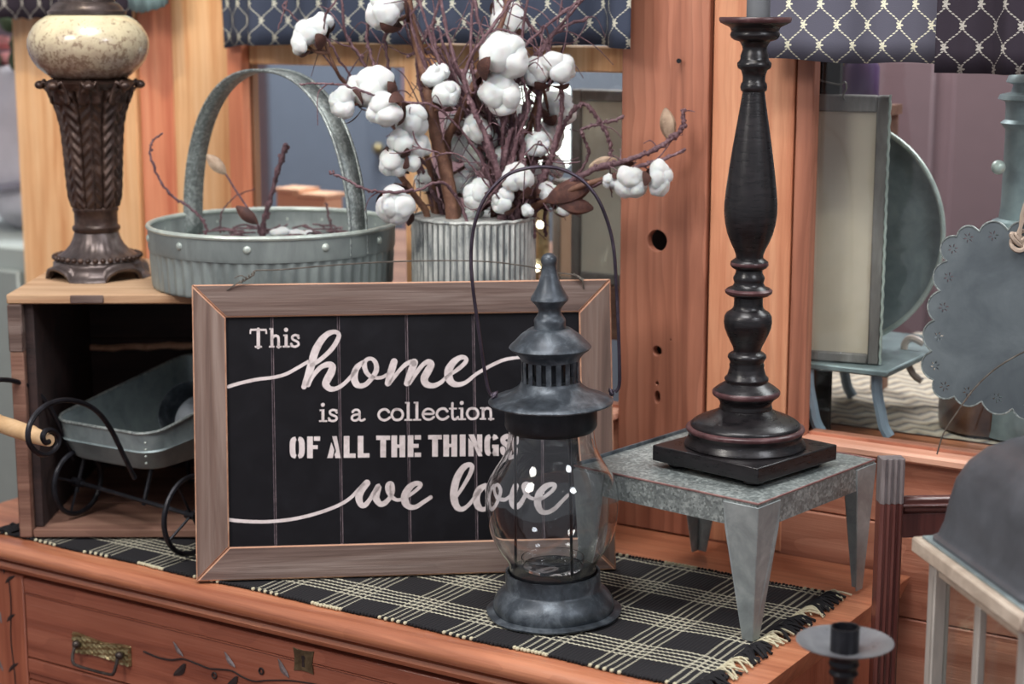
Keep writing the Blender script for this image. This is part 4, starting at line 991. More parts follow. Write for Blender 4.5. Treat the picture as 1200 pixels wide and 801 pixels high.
def flat_bar(a, b_, wv, ext=.0):
    t_ = (b_-a).normalized(); nn = Vector((-t_.y, t_.x))*wv/2; z = BZ+.00035
    LG[0].add([(p.x, p.y, z) for p in (a+nn, b_+nn, b_-nn, a-nn)], [(0, 3, 2, 1)])
newletters()
for ch, a, b_ in (('T', 292, 313.5), ('h', 314.5, 330.5), ('i', 330.5, 339.5), ('s', 339.5, 352)): serif(ch, a, b_, 406.8-(a-292)*.006, 0, 15)
endletters('lettering', 'slab serif word "This"')
newletters()
for ch, a, b_ in (('i', 373, 383.5), ('s', 383.5, 397), ('a', 410, 428.5), ('c', 441.5, 458.5), ('o', 457, 474.5), ('l', 473.5, 483.5), ('l', 483.5, 494), ('e', 493.5, 510.5), ('c', 510, 527), ('t', 525.5, 537.5), ('i', 536.5, 546.5), ('o', 545.5, 563), ('n', 562, 580.5)):
    serif(ch, a, b_, 494-(a-373)*.0135, 0, 14.5)
endletters('lettering', 'slab serif line "is a collection"')
def poly(pts, X0, X1, yt, yb):
    q = [S(X0+(X1-X0)*a, yb-(yb-yt)*b2) for a, b2 in pts]
    LG[0].add([(p.x, p.y, BZ+.00035) for p in q], [tuple(range(len(q)))])
def bow(X0, X1, yt, yb, cx, rx, a0, a1, wd):   # part of an oval ring
    n = 12; o1, o2 = [], []
    for k in range(n+1):
        a = R(a0+(a1-a0)*k/n); c_, s_ = math.cos(a), math.sin(a)
        f = lambda q: math.copysign(abs(q)**.62, q)
        o1.append((cx+rx*f(c_), .5+.5*f(s_))); o2.append((cx+(rx-wd)*f(c_), .5+(.5-wd*.42)*f(s_)))
    for k in range(n): poly([o1[k], o1[k+1], o2[k+1], o2[k]], X0, X1, yt, yb)
newletters()
for ch, a, b_ in (('O', 339.2, 357), ('F', 359.8, 375), ('A', 383.5, 399.3), ('L', 402.8, 416.8), ('L', 419.2, 433), ('T', 441, 457.2), ('H', 458.8, 475), ('E', 478, 493.6),
                  ('T', 502, 518), ('H', 519.8, 536), ('I', 539.2, 546), ('N', 549.3, 565.5), ('G', 568, 585), ('S', 587, 602)):
    dy = -(a-339)*.0125; yt, yb = 511.6+dy, 537.2+dy; k = 6.7/(b_-a)
    P_ = lambda pts: poly(pts, a, b_, yt, yb)
    if ch == 'O': bow(a, b_, yt, yb, .5, .5, 96, 264, .38); bow(a, b_, yt, yb, .5, .5, -84, 84, .38)
    if ch in 'FELI': P_([(0, 0), (k, 0), (k, 1), (0, 1)])
    if ch in 'FE': P_([(k+.08, .80), (1, .80), (1, 1), (k+.08, 1)]); P_([(k, .42), (.82, .42), (.82, .60), (k, .60)])
    if ch == 'E': P_([(k+.08, 0), (1, 0), (1, .2), (k+.08, .2)])
    if ch == 'L': P_([(k, 0), (1, 0), (1, .2), (k, .2)])
    if ch == 'T': P_([(0, .80), (1, .80), (1, 1), (0, 1)]); P_([(.5-k/2, 0), (.5+k/2, 0), (.5+k/2, .8), (.5-k/2, .8)])
    if ch == 'H':
        P_([(0, 0), (k, 0), (k, 1), (0, 1)]); P_([(1-k, 0), (1, 0), (1, 1), (1-k, 1)]); P_([(k, .42), (.5, .44), (1-k, .42), (1-k, .6), (.5, .57), (k, .6)])
    if ch == 'A': P_([(0, 0), (.40, 0), (.52, .36), (.30, .72)]); P_([(.36, 1), (.70, 1), (1, 0), (.60, 0), (.56, .12), (.50, .12), (.66, .30)])
    if ch == 'N': P_([(0, 0), (k*.9, 0), (k*.9, .55), (0, .85)]); P_([(0, 1), (k, 1), (1, .05), (1, 0), (.72, 0)]); P_([(1-k*.9, .42), (1, .16), (1, 1), (1-k*.9, 1)])
    if ch == 'G':
        bow(a, b_, yt, yb, .5, .5, 98, 262, .38); bow(a, b_, yt, yb, .5, .5, 28, 82, .38); P_([(.54, .36), (1, .36), (1, .52), (.54, .52)]); P_([(1-k, .02), (1, 0), (1, .36), (1-k, .36)])
        bow(a, b_, yt, yb, .5, .5, -82, -45, .38)
    if ch == 'S':
        q = [S(a+(b_-a)*u, yb-(yb-yt)*v_) for u, v_ in ((.84, .70), (.78, .86), (.5, .89), (.22, .80), (.22, .64), (.5, .50), (.78, .36), (.78, .18), (.5, .11), (.22, .16), (.16, .32))]
        stroke([(p.x, p.y) for p in q], [6*mmpx]*11, 5)
endletters('lettering', 'stencil capitals reading "OF ALL THE THINGS"')
# ---- hanging wire
def up(px, py, off=.004):
    P = local(px, py, SM); return SM @ Vector((P.x, P.y, off))
wa, wb = up(266, 340, .0005), up(684, 338, .0005)
wp = [wa]+[up(x, y, .004) for x, y in ((278, 332), (290, 327), (297, 322), (300, 317), (330, 316), (400, 310), (480, 306), (560, 306), (610, 311), (650, 319), (676, 323), (682, 330))]+[wb]
g = G().tube(smoothpath(wp, 5), .0009, 6)
for c0, c1 in ((up(281, 331), up(299, 320)), (up(672, 322), up(683, 329))):
    ax = c1-c0; pts = [c0+ax*(k/30)+Vector((0, .0022*math.cos(k*1.1), .0022*math.sin(k*1.1))) for k in range(31)]; g.tube(pts, .0008, 5)
g.tube(smoothpath([up(290, 327, .006), up(283, 323, .007), (up(275, 326, .006))], 5), .0007, 5)
part('hanging_wire', g, M_['wire_pale'], sgb)
# ================================================================== helper: lathe profile read off at a known distance
def pxprof(cx, Y, rows, pyc=None):
    """rows (py, half width px) of a turned thing whose axis stands at distance Y -> [(r, z)] and the axis point"""
    out = []
    for py, hw in rows:
        P = at(cx, py, Y); d = P.y*CP+(H-P.z)*SP; out.append((hw*d/F, P.z))
    ax = at(cx, rows[len(rows)//2][0] if pyc is None else pyc, Y); return out, ax
# ================================================================== RAILROAD LANTERN
YL = 1.984; LX = 648.5
base = at(LX, 722, YL); base.z = ZR
ln = thing('lantern', 'tall blue grey metal lantern with a clear glass globe in front of the sign', 'lantern', base, 0, rot=Matrix.Rotation(-.016, 4, 'Y'))
WL = WM[ln.name]
def lz(rows): 
    pr, _ = pxprof(LX, YL, rows); return [(r, z-ZR) for r, z in pr]
def lpart(name, rows, mat, n=48, parent=None, **k):
    return part(name, G().lathe(lz(rows)[::-1] if False else lz(rows), (0, 0, 0), n, cap=k.pop('cap', True)), mat, parent or ln, WL, **k)
pr = lz([(668, 55.5), (685, 55.8), (687, 57), (689, 60), (692, 63.5), (696, 67), (700, 69.3), (705, 70.9), (710, 70.8), (713.5, 69.6)])
pr = [(pr[0][0]-.0025, .045), (pr[0][0]-.0025, pr[0][1])]+pr+[(.0700, .0042), (.0760, .0034), (.0785, .0018), (.0782, .0), (.0755, 0), (.001, .0)]
def wob_(a, z, u): return 1+(.012*math.sin(a*3+1)+.008*math.sin(a*7)) if z < .006 else 1+.003*math.sin(a*5+z*90)
part('base', G().lathe(pr, (0, 0, 0), 72, mod=wob_), M_['lantern'], ln, WL, label='flared base with worn rim')
part('base_plate', G().lathe([(.050, .048), (.050, .052), (.040, .0535), (.001, .0535)], (0, 0, 0), 48), M_['lantern_dark'], ln, WL)
part('candle_cup', G().lathe([(.034, .0535), (.036, .058), (.0365, .066), (.0352, .066), (.0345, .057), (.001, .0555)], (0, 0, 0), 48), M_['glass'], ln, WL, label='clear glass cup on the lantern floor')
gp = lz([(500, 50.5), (508, 50.5), (516, 51.5), (524, 53), (532, 56), (541, 61), (550, 67.5), (559, 73), (568, 76.5), (578, 78), (590, 78.3), (602, 77.5), (614, 75), (626, 71), (637, 66), (646, 60), (653, 54.5), (660, 51.5), (667, 51), (674, 51)])
N_ = 14; fine = smoothpath([Vector((r, 0, z)) for r, z in gp], 3); outer = [(p.x, p.z) for p in fine]; inner = [(r-.0016, z) for r, z in outer]
prg = outer+inner[::-1]; g = G().lathe(prg+[prg[0]], (0, 0, 0), 72, cap=False)
part('glass_globe', g, M_['glass'], ln, WL, smooth=80, label='clear blown glass globe')
pc = lz([(472, 53.5), (474, 54.2), (497, 54.2), (500, 53), (503, 50.2)]); pc = pc+[(pc[-1][0]-.003, pc[-1][1]), (pc[0][0]-.006, pc[0][1])]
part('collar', G().lathe(pc, (0, 0, 0), 64), M_['lantern_dark'], ln, WL, label='matt black collar above the globe')
pf = lz([(446, 34.6), (450, 36.5), (454, 41), (458, 48), (461, 54), (463.5, 61), (465, 66), (468, 72.5), (469.5, 73.2), (471, 72.6), (472, 66), (472.5, 53)])
part('brim', G().lathe(pf, (0, 0, 0), 72, mod=lambda a, z, u: 1+.004*math.sin(a*4+2)), M_['lantern'], ln, WL, label='wide sloping brim with scratched paint')
# vented band: bars around real openings
z0v, z1v = lz([(449, 34), (418, 34)]); r = z0v[0]; z0, z1 = z0v[1], z1v[1]; g = G()
g.lathe([(r, z0-.004), (r, z0+.0035), (r-.0012, z0+.0035), (r-.0012, z0-.004)], (0, 0, 0), 48, cap=False)
g.lathe([(r, z1-.0035), (r, z1+.003), (r-.0012, z1+.003), (r-.0012, z1-.0035)], (0, 0, 0), 48, cap=False)
part('vent_ring', g, M_['lantern'], ln, WL)
for k in range(18):
    a0, a1 = 2*PI*k/18, 2*PI*(k+.52)/18; g = G(); n = 4
    vs = [Vector((rr*math.cos(a0+(a1-a0)*q/n), rr*math.sin(a0+(a1-a0)*q/n), zz)) for zz in (z0+.002, z1-.002) for rr in (r, r-.0011) for q in range(n+1)]
    m = n+1; fs = []
    for q in range(n): fs += [(q, q+1, 2*m+q+1, 2*m+q), (m+q, m+q+1, 3*m+q+1, 3*m+q)]
    fs += [(0, m, 3*m, 2*m), (n, m+n, 3*m+n, 2*m+n)]
    part('vent_bar', g.add(vs, fs), M_['lantern'], ln, WL)
part('chimney_core', G().lathe([(r*.55, z0-.01), (r*.55, z1)], (0, 0, 0), 32), M_['lantern_dark'], ln, WL)
pk = lz([(421, 34.8), (418, 36), (413, 40.5), (409, 46.5), (406.3, 48.6), (404.5, 47.5), (402, 45), (399, 41.5), (396, 38.5), (392, 35), (388, 29), (386, 26.5), (384.5, 24), (384, 18)])
part('cap', G().lathe(pk, (0, 0, 0), 64, mod=lambda a, z, u: 1+.006*math.sin(a*5)), M_['lantern'], ln, WL, label='domed cap with a worn edge')
pn = lz([(386, 18.8), (384, 19), (379, 18.4), (376, 18.8), (373, 18.2), (370, 16), (367, 14), (364, 13.2), (361, 14), (357, 16.5), (353, 20.5), (350.5, 22.5), (348, 22), (345, 20), (339, 16.5), (331, 12.8), (322, 10), (314, 8.6), (310, 8.2), (308, 9.2), (304, 9.6), (301, 9), (298, 6.5), (296.5, 3.5), (296, .2)])
part('finial', G().lathe(pn, (0, 0, 0), 40), M_['lantern'], ln, WL, label='turned spire finial')
# guard rods inside the globe
zt_, zb_ = lz([(500, 1)])[0][1], .05
for a in (R(-62), R(178), R(58)):
    rr = .041 if a < 0 else .040
    part('guard_rod', G().tube([(rr*math.cos(a)*1.02, rr*math.sin(a), zt_), (rr*math.cos(a)*1.08, rr*math.sin(a)*1.05, zb_)], .0017, 8), M_['iron'], ln, WL)
LI = WL.inverted()
def LP(px, py): return LI @ at(px, py, YL)
ears = [(583, 462, 576, 464), (714, 459, 719, 460)]
for a, b_, c, d_ in ears:
    g = G().tube([LP(a, b_), LP((a+c)/2, b_), LP(c, d_)], .0032, 10)
    pts = [LP(a, b_).lerp(LP(c, d_), k/30)+Vector((0, .0036*math.cos(k*1.3), .0036*math.sin(k*1.3))) for k in range(31)]; g.tube(pts, .0009, 5)
    part('bail_ear', g, M_['wire'], ln, WL)
bp = [(577, 464), (572, 455), (567, 428), (560, 380), (554, 335), (552, 300), (555, 268), (564, 240), (578, 219), (596, 204), (618, 197), (640, 195.5), (660, 199), (682, 211), (700, 232), (712, 260), (719, 290), (722, 330), (724.5, 380), (726, 430), (725.5, 452), (721, 459)]
part('bail_handle', G().tube(smoothpath([LP(*q) for q in bp], 5), .0020, 8), M_['wire'], ln, WL, label='arched wire bail handle')
# ================================================================== CRATE
CX0, CX1, CY0, CY1, CZ = -.660, -.262, 2.272, 2.600, .312
a_ = at(8, 352, CY0); CX0 = a_.x; CZ = at(60, 345, CY0).z
cr = thing('wooden_crate', 'weathered open fronted wooden crate lying on its side under the lamp', 'crate', ((CX0+CX1)/2, (CY0+CY1)/2, ZR))
CB = ZR; th = .0125
dps = [(CY0+.001, CY0+.135), (CY0+.137, CY0+.27), (CY0+.272, CY1)]
for i, (y0, y1) in enumerate(dps):
    part('top_plank', G().box(CX0-.001, CX1, y0, y1, CZ-th, CZ), M_['crate_top'], cr, bevel=.0015)
    part('floor_plank', G().box(CX0+.018, CX1-.002, y0, y1, CB, CB+.011), M_['crate'], cr, bevel=.0015)
    part('end_plank', G().box(CX0, CX0+.0175, y0, y1-.002, CB, CZ-th-.0005), M_['crate_v'] if 'crate_v' in M_ else M_['crate'], cr, bevel=.0015)
    part('end_plank', G().box(CX1-.0175, CX1, y0, y1-.002, CB+.0115, CZ-th-.0005), M_['crate'], cr, bevel=.0015)
part('corner_block', G().box(CX0-.0005, CX0+.018, CY0-.001, CY0+.03, CZ-.075, CZ-th-.0006), M_['barn'], cr, bevel=.0015, label='darker corner block')
part('edge_patch', G().box(at(82, 346, CY0).x, at(121, 346, CY0).x, CY0-.0012, CY0+.02, CZ-.0115, CZ-.001), M_['barn'], cr, bevel=.001, label='darker patch on the front edge')
bz = at(60, 405, CY1).z; bz0 = at(150, 409, CY1-.02).z
inn = plain('crate_inside_shade', (46, 34, 33), .9)
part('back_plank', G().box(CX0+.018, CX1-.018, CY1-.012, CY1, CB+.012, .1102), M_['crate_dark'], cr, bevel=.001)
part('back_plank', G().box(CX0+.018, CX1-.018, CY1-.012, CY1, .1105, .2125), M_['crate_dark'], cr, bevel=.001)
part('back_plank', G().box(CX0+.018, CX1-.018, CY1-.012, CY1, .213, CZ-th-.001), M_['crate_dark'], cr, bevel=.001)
Pb0, Pb1 = at(55, 409, CY1-.016), at(235, 404, CY1-.016)
g = G(); pts = [Pb0.lerp(Vector((CX1-.03, CY1-.016, Pb1.z+.004)), k/24) for k in range(25)]
g.tube([p+Vector((0, 0, .0012*math.sin(k*1.9))) for k, p in enumerate(pts)], [.0040+.0004*math.sin(k*2.3)+.002*(k/24) for k in range(25)], 6)
part('lit_gap_batten', g, metal('raw_wood_lit_gap', (176, 132, 106), (208, 162, 132), (226, 186, 156), 60, .8, 0), cr, label='pale split batten marking the lit gap in the crate back')  # raw wood batten for a lit gap; the light is in its colour
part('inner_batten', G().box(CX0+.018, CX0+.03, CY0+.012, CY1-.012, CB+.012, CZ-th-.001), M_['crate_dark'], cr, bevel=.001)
# ================================================================== GARDEN CART IN THE CRATE
fw = Vector((-NX, -NY, 0)); ri = Vector((EX, EY, 0))               # towards the handle / towards the right wheel
pR = at(177, 511, 2.235); rimz = pR.z; botz = at(178, 556, 2.24).z
cart = thing('garden_cart', 'galvanised tray cart with black scroll wires and wire wheels inside the crate', 'cart', (pR.x-.05, pR.y+.03, ZR))
CM = Matrix(((ri.x, -fw.x, 0, pR.x), (ri.y, -fw.y, 0, pR.y), (0, 0, 1, 0), (0, 0, 0, 1)))       # local x across, y into the crate, x=0 right side
TW, TLn = .182, .27; th_ = .045
def rr_out(x0, x1, y0, y1, r, z, n=6, tz=0):
    o_ = []
    for cx_, cy_, a0 in ((x1-r, y0+r, -90), (x1-r, y1-r, 0), (x0+r, y1-r, 90), (x0+r, y0+r, 180)):
        for k in range(n+1):
            a = R(a0+90*k/n); y = cy_+r*math.sin(a); o_.append(Vector((cx_+r*math.cos(a), y, z+tz*(y-y0)/(y1-y0))))
    return o_
g = G(); rs = []
TZ = .045                                                              # the far end of the rim rises like a scoop
for ins_, z, tz in ((.0, rimz, TZ), (.003, rimz-.024, TZ*.5), (.0015, rimz-.026, TZ*.46), (.004, rimz-.028, TZ*.42), (.012, botz+.003, 0), (.016, botz, 0)):
    rs.append(rr_out(-TW+ins_, -ins_, ins_, TLn-ins_, .03, z, tz=tz))
inn_ = [rr_out(-TW+i_+.0015, -i_-.0015, i_+.0015, TLn-i_-.0015, .029, z, tz=tz) for i_, z, tz in ((.016, botz+.0015, 0), (.004, rimz-.027, TZ*.42), (0, rimz, TZ))]
n = len(rs[0]); vs = [p for q in rs+inn_ for p in q]; fs = []
for i in range(len(rs)-1):
    for k in range(n): fs.append((i*n+k, i*n+(k+1) % n, (i+1)*n+(k+1) % n, (i+1)*n+k))
fs.append(tuple((len(rs)-1)*n+k for k in range(n)))
b0 = len(rs)*n; fs.append(tuple(b0+k for k in range(n)))
for i in range(2):
    for k in range(n): fs.append((b0+i*n+k, b0+i*n+(k+1) % n, b0+(i+1)*n+(k+1) % n, b0+(i+1)*n+k))
g.add(vs, fs); part('tray', g, M_['galv_tray'], cart, CM, label='galvanised tray with a raised bead')
part('rolled_rim', G().tube(rr_out(-TW, 0, 0, TLn, .03, rimz, tz=TZ), .0022, 8, closed=True), M_['galv'], cart, CM)
g = G()
for k in range(4): g.sphere((-.010, -.0005+.0, rimz-.010-.009*k), .0018, 8, 6)
part('rivets', g, M_['galv_rim'], cart, CM)
WR = .0465; wz = ZR+WR+.001
def wheel(x, y, zb_, WR, ofs=0):
    """wire hoop wheel with four spokes, axis across the cart"""
    c = Vector((x, y, zb_+WR+.003)); g = G(); N = 40
    g.tube([c+Vector((0, WR*math.cos(q*2*PI/N), WR*math.sin(q*2*PI/N))) for q in range(N)], .0035, 8, closed=True)
    w_ = part('wheel', g, M_['iron'], cart, CM)
    g = G()
    for k in range(4):
        a = ofs+k*PI/2; g.tube([c+Vector((0, .006*math.cos(a), .006*math.sin(a))), c+Vector((0, WR*math.cos(a), WR*math.sin(a)))], .0018, 6)
    part('spokes', g, M_['iron'], w_, CM); part('hub', G().tube([c+Vector((-.008, 0, 0)), c+Vector((.008, 0, 0))], .006, 10), M_['iron'], w_, CM)
CI = CM.inverted(); wr_ = CI @ onz(226, 650, ZR+.001); wl_ = CI @ onz(93, 603, ZR+.0145)
wheel(wr_.x, wr_.y, ZR+.001, .0500, .5); wheel(wl_.x, wl_.y, ZR+.0145, .0425, 1.2)
part('axle', G().tube([Vector((wr_.x, wr_.y, ZR+.054)), Vector((wl_.x, wl_.y, ZR+.060))], .003, 8), M_['iron'], cart, CM)
part('axle_strut', G().tube([Vector((-.03, .012, wz)), Vector((-.03, .03, botz))], .003, 8).tube([Vector((-TW+.03, .012, wz)), Vector((-TW+.03, .03, botz))], .003, 8), M_['iron'], cart, CM)
part('rear_leg', G().tube([Vector((-.03, TLn-.04, botz)), Vector((-.03, TLn-.04, ZR+.015)), Vector((-TW+.03, TLn-.04, ZR+.015)), Vector((-TW+.03, TLn-.04, botz))], .003, 8), M_['iron'], cart, CM)
nr = Vector((EX, EY, 0))
def scroll(org, pix):
    pts = [onplane(px, py, org, nr) for px, py in pix]; return smoothpath(pts, 6)
oR = CM @ Vector((-.022, 0, 0)); oL = CM @ Vector((-TW+.012, 0, 0))
pxR = [(158, 560), (152, 548), (142, 527), (130, 503), (115, 483), (97, 472), (75, 468.5), (55, 474), (40, 488), (33, 505), (35, 521), (47, 531.5), (60, 530), (68, 521), (68, 510), (60, 503.5), (53, 505), (50, 512), (53, 518), (58, 517)]
scR = scroll(oR, pxR)
pxL = [(86, 538), (80, 522), (70, 499), (56, 474), (38, 455), (18, 446.5), (-4, 445), (-26, 452), (-40, 466), (-44, 484), (-36, 497), (-24, 500), (-15, 493), (-16, 484), (-24, 481), (-29, 487)]
scL = scroll(oL, pxL)
part('scroll_wire', G().tube(scR, .0034, 8), M_['iron'], cart); part('scroll_wire', G().tube(scL, .0034, 8), M_['iron'], cart)
eR, eL = onplane(58, 516, oR, nr), onplane(-24, 488, oL, nr); ax = (eL-eR)
hp = []
for k in range(25):
    u = k/24; hp.append((eR.lerp(eL, u), .0075+.0035*math.sin(PI*u)**.7+(.0012 if abs(u-.25) < .03 or abs(u-.75) < .03 else 0)))
part('wood_grip', G().tube([p for p, r in hp], [r for p, r in hp], 16), metal('pale_turned_wood', (172, 136, 96), (204, 168, 124), (224, 192, 152), 30, .6, 0), cart, label='pale turned wood grip')
# dark scoop lying in the tray
q = CM @ Vector((-.065, .15, botz+.004)); SMx = Matrix.Translation(q+Vector((0, 0, .038))) @ Matrix.Rotation(-.4, 4, 'Z') @ Matrix.Rotation(R(58), 4, 'X')
sc_ = thing('metal_scoop', 'dark tin dipper lying in the cart tray', 'scoop', q)
part('bowl', G().lathe([(.001, -.028), (.025, -.026), (.036, -.012), (.040, .02), (.0425, .022), (.040, .024), (.0385, .02), (.034, -.01), (.001, -.022)], (0, 0, 0), 32), M_['lantern'], sc_, SMx)
part('handle', G().tube([SMx @ Vector((.038, 0, .015)), SMx @ Vector((.07, .0, .02)), SMx @ Vector((.12, 0, .016))], .004, 8), M_['lantern_dark'], sc_)
# ================================================================== TABLE LAMP
YT = 2.43; LC = 115.5
pl_, _ = pxprof(LC, YT, [(330, 62)]); base = at(LC, 325, YT); base.z = CZ+.0005
lamp = thing('table_lamp', 'table lamp with a mottled ceramic ball on a carved bronze leaf column', 'lamp', base)
def TP(rows): pr, _ = pxprof(LC, YT, rows); return pr
c0 = (base.x, base.y, 0)
k_ = (at(LC, 200, YT).y*CP+(H-at(LC, 200, YT).z)*SP)/F
ballrows = TP([(91, 44), (86, 50), (78, 59.5), (70, 65), (62, 68.5), (54, 70), (46, 69.8), (38, 67), (30, 62), (24, 56), (19, 48), (17, 43)])
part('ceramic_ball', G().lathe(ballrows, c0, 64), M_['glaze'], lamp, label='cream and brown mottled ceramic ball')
part('neck', G().lathe(TP([(18, 43), (16.5, 45.5), (13, 45.5), (11, 42), (8.5, 41), (7, 39.5), (5, 38), (3.5, 36), (2, 33), (-18, 32), (-22, 38), (-26, 32), (-60, 8)]), c0, 48), M_['bronze_silver'], lamp, label='ringed bronze neck')
def leafmod(a, z, u):
    m = 8; ph = (a*m/(2*PI)+.25) % 1.0; x = abs(ph-.5)*2          # 0 at the midrib, 1 between leaves
    rib = .07*max(0, 1-x*5)
    vein = .035*math.sin((z*420)+x*7.0)*(.25+.75*min(1, x*3))*(1 if x < .86 else 0)
    gap = -.10*max(0, (x-.82)/.18)
    lob = .05*(1-x*x)
    return 1+rib+vein+gap+lob
colr = TP([(242, 24.5), (238, 26), (228, 28), (215, 29), (200, 29.8), (180, 30.8), (165, 31.8), (150, 33), (138, 35), (126, 38), (116, 41.5), (108, 45), (102, 49)])
fine = [(p.x, p.z) for p in smoothpath([Vector((r, 0, z)) for r, z in colr], 14)]
part('leaf_column', G().lathe(fine, c0, 192, mod=leafmod), M_['bronze'], lamp, smooth=60, label='bronze column carved with acanthus leaves')
cup = TP([(104, 47.5), (96, 53), (92, 44)])
g = G().lathe(cup, c0, 48, cap=False); part('leaf_cup', g, M_['bronze'], lamp)
lipz = at(LC, 94, YT).z
for k in range(8):
    a = 2*PI*(k+.25)/8+.0; c, s_ = math.cos(a), math.sin(a); r0 = 50*k_
    def tip(u, v):
        w_ = (u-.5)*2; r = r0+(-.012+.018*v**1.2)*(1-.25*w_*w_)+.002; z = lipz-.030+.030*math.sin(min(1, v*1.15)*PI*.5)-(.008*max(0, v-.75)/.25)
        t_ = w_*(.015*(1-.35*v)*(math.cos(max(0, v-.7)*PI*.9)))
        return Vector((base.x+c*r-s_*t_, base.y+s_*r+c*t_, z+.0015*math.cos(w_*6)))
    g = G().grid(tip, 10, 12); g.sphere(tip(.5, .97), .0054, 12, 8, (1.1, 1.1, .75)); o = part('leaf_tip', g, M_['bronze'], lamp, smooth=60); so = o.modifiers.new('t', 'SOLIDIFY'); so.thickness = .0035; so.offset = 0
part('collar', G().lathe(TP([(271, 25.5), (268, 27.5), (265, 27.5), (263, 25.5), (262, 25), (248, 25), (246, 26.5), (243, 26.5), (241, 24.5)]), c0, 48), M_['bronze'], lamp)
part('flared_foot', G().lathe(TP([(302, 50), (299, 48), (296, 42), (292, 36), (286, 31), (280, 28), (274, 26), (270, 25)]), c0, 96, mod=lambda a, z, u: 1+.02*math.cos(a*28)*max(0, 1-abs(u-.45)*2.2)), M_['bronze_silver'], lamp)
rb = 49.5*k_; zb = at(LC, 299, YT).z
bm_ = mesh_of(G().sphere((0, 0, 0), .0042, 10, 7, (1, 1, .85)), M_['bronze'])
for k in range(36):
    a = 2*PI*k/36; inst('bead', bm_, lamp, WM[lamp.name].inverted() @ Matrix.Translation((base.x+rb*math.cos(a), base.y+rb*math.sin(a), zb)))
# square-ish base on four feet with arches between them
R0_ = 61*k_; zt0 = at(LC, 302, YT).z; hB = zt0-base.z
def sq(a):                                    # rounded square outline, corner towards the viewer's left and right of centre
    b = a+PI/4; q = max(abs(math.cos(b)), abs(math.sin(b))); return 1/q**.55
def basef(u, v):
    a = u*2*PI; b = a % (PI/2); xx_ = abs(b-PI/4)/R(25); arch = math.sqrt(1-xx_*xx_) if xx_ < 1 else 0
    zlow = base.z+arch*hB*.72
    prof_ = [(.80, 1.0), (.86, .93), (.90, .80), (.91, .55), (.96, .28), (1.04, .10), (1.07, .0)]
    x = v*(len(prof_)-1); i = min(int(x), len(prof_)-2); t_ = x-i
    rr = prof_[i][0]*(1-t_)+prof_[i+1][0]*t_; zz = prof_[i][1]*(1-t_)+prof_[i+1][1]*t_
    zz = zlow+(zt0-zlow)*zz; r = R0_*rr*(.84+.16*sq(a))*.92
    return Vector((base.x+r*math.cos(a), base.y+r*math.sin(a), zz))
o = part('arched_base', G().grid(basef, 144, 18, closeu=True), M_['bronze_silver'], lamp, label='rubbed bronze base on four feet')
so = o.modifiers.new('t', 'SOLIDIFY'); so.thickness = .005; so.offset = -1
part('base_lid', G().lathe([(R0_*.80, zt0-.003), (R0_*.80, zt0), (.02, zt0+.002)], c0, 48), M_['bronze_silver'], lamp)
# ================================================================== GALVANISED BASKET
YB = 2.368; cb = at(319, 262, YB); rB = 144*((cb.y*CP+(H-cb.z)*SP))/F; rimz = cb.z+.001
bk = thing('metal_basket', 'round riveted galvanised basket with a hoop handle on the crate', 'basket', (cb.x, YB, CZ+.0005))
c0 = (cb.x, YB, 0); zb = CZ+.0005; zm = rimz-.030
def cor(a, z, u): return 1+(.009*math.sin(a*62)*min(1, max(0, (zm-z)/.006)) if z < zm else 0)
pr = [(.001, zb), (rB*.955, zb), (rB*.965, zb+.002)]+[(rB*(.968+.014*k/6), zb+.004+(zm-zb-.006)*k/6) for k in range(7)]+[(rB*.985, zm)]
part('corrugated_wall', G().lathe(pr, c0, 496, mod=cor), M_['galv_basket'], bk, smooth=70, label='corrugated lower wall')
part('band', G().lathe([(rB*.972, zm-.002), (rB*.992, zm-.001), (rB*.998, zm+.004), (rB*.998, rimz-.003), (rB, rimz), (rB*.985, rimz), (rB*.98, zm), (rB*.972, zm-.002)], c0, 96, cap=False), M_['galv_basket'], bk, label='smooth upper band')
part('rolled_rim', G().tube([Vector((cb.x+rB*.993*math.cos(q*2*PI/96), YB+rB*.993*math.sin(q*2*PI/96), rimz)) for q in range(96)], .0034, 8, closed=True), M_['galv_rim'], bk)
bi = mesh_of(G().lathe([(rB*.9, zb+.05-zb), (.001, .05)], (0, 0, 0), 64), plain('soil_fill', (92, 80, 78), .95))
inst('filling', bi, bk, Matrix.Identity(4))
rv = mesh_of(G().sphere((0, 0, 0), .0052, 12, 8, (.55, 1, 1)), M_['galv_rim'])
for px in (182, 230, 310, 394, 449):
    x = (px-319)/144
    if abs(x) > 1: continue
    a = -math.acos(max(-1, min(1, x))); inst('rivet', rv, bk, WM[bk.name].inverted() @ Matrix.Translation((cb.x+rB*.998*math.cos(a), YB+rB*.998*math.sin(a), rimz-.014)) @ Matrix.Rotation(a, 4, 'Z'))
for k in range(1, 10):
    a = PI*k/10; inst('rivet', rv, bk, WM[bk.name].inverted() @ Matrix.Translation((cb.x+rB*.998*math.cos(a), YB+rB*.998*math.sin(a), rimz-.014)) @ Matrix.Rotation(a, 4, 'Z'))
ha = R(140); hd_ = Vector((math.cos(ha), math.sin(ha), 0)); hn = Vector((-math.sin(ha), math.cos(ha), 0))
ztop = at(318, 82, YB).z; hh_ = ztop-rimz
def hand(u, v):
    a = PI*(1-u); x = math.copysign(abs(math.cos(a))**.86, math.cos(a)); z = math.sin(a)**.92 if math.sin(a) > 0 else 0
    p = Vector((cb.x, YB, rimz-.028))+hd_*(x*rB*(.985+.03*math.sin(PI*u)))*1+Vector((0, 0, z*(hh_+.028)))
    return p+hn*(v-.5)*.030
g = G(); n = 60
ins_, outs_ = [], []
for i in range(n+1):
    for v in (0, 1): outs_.append(hand(i/n, v))
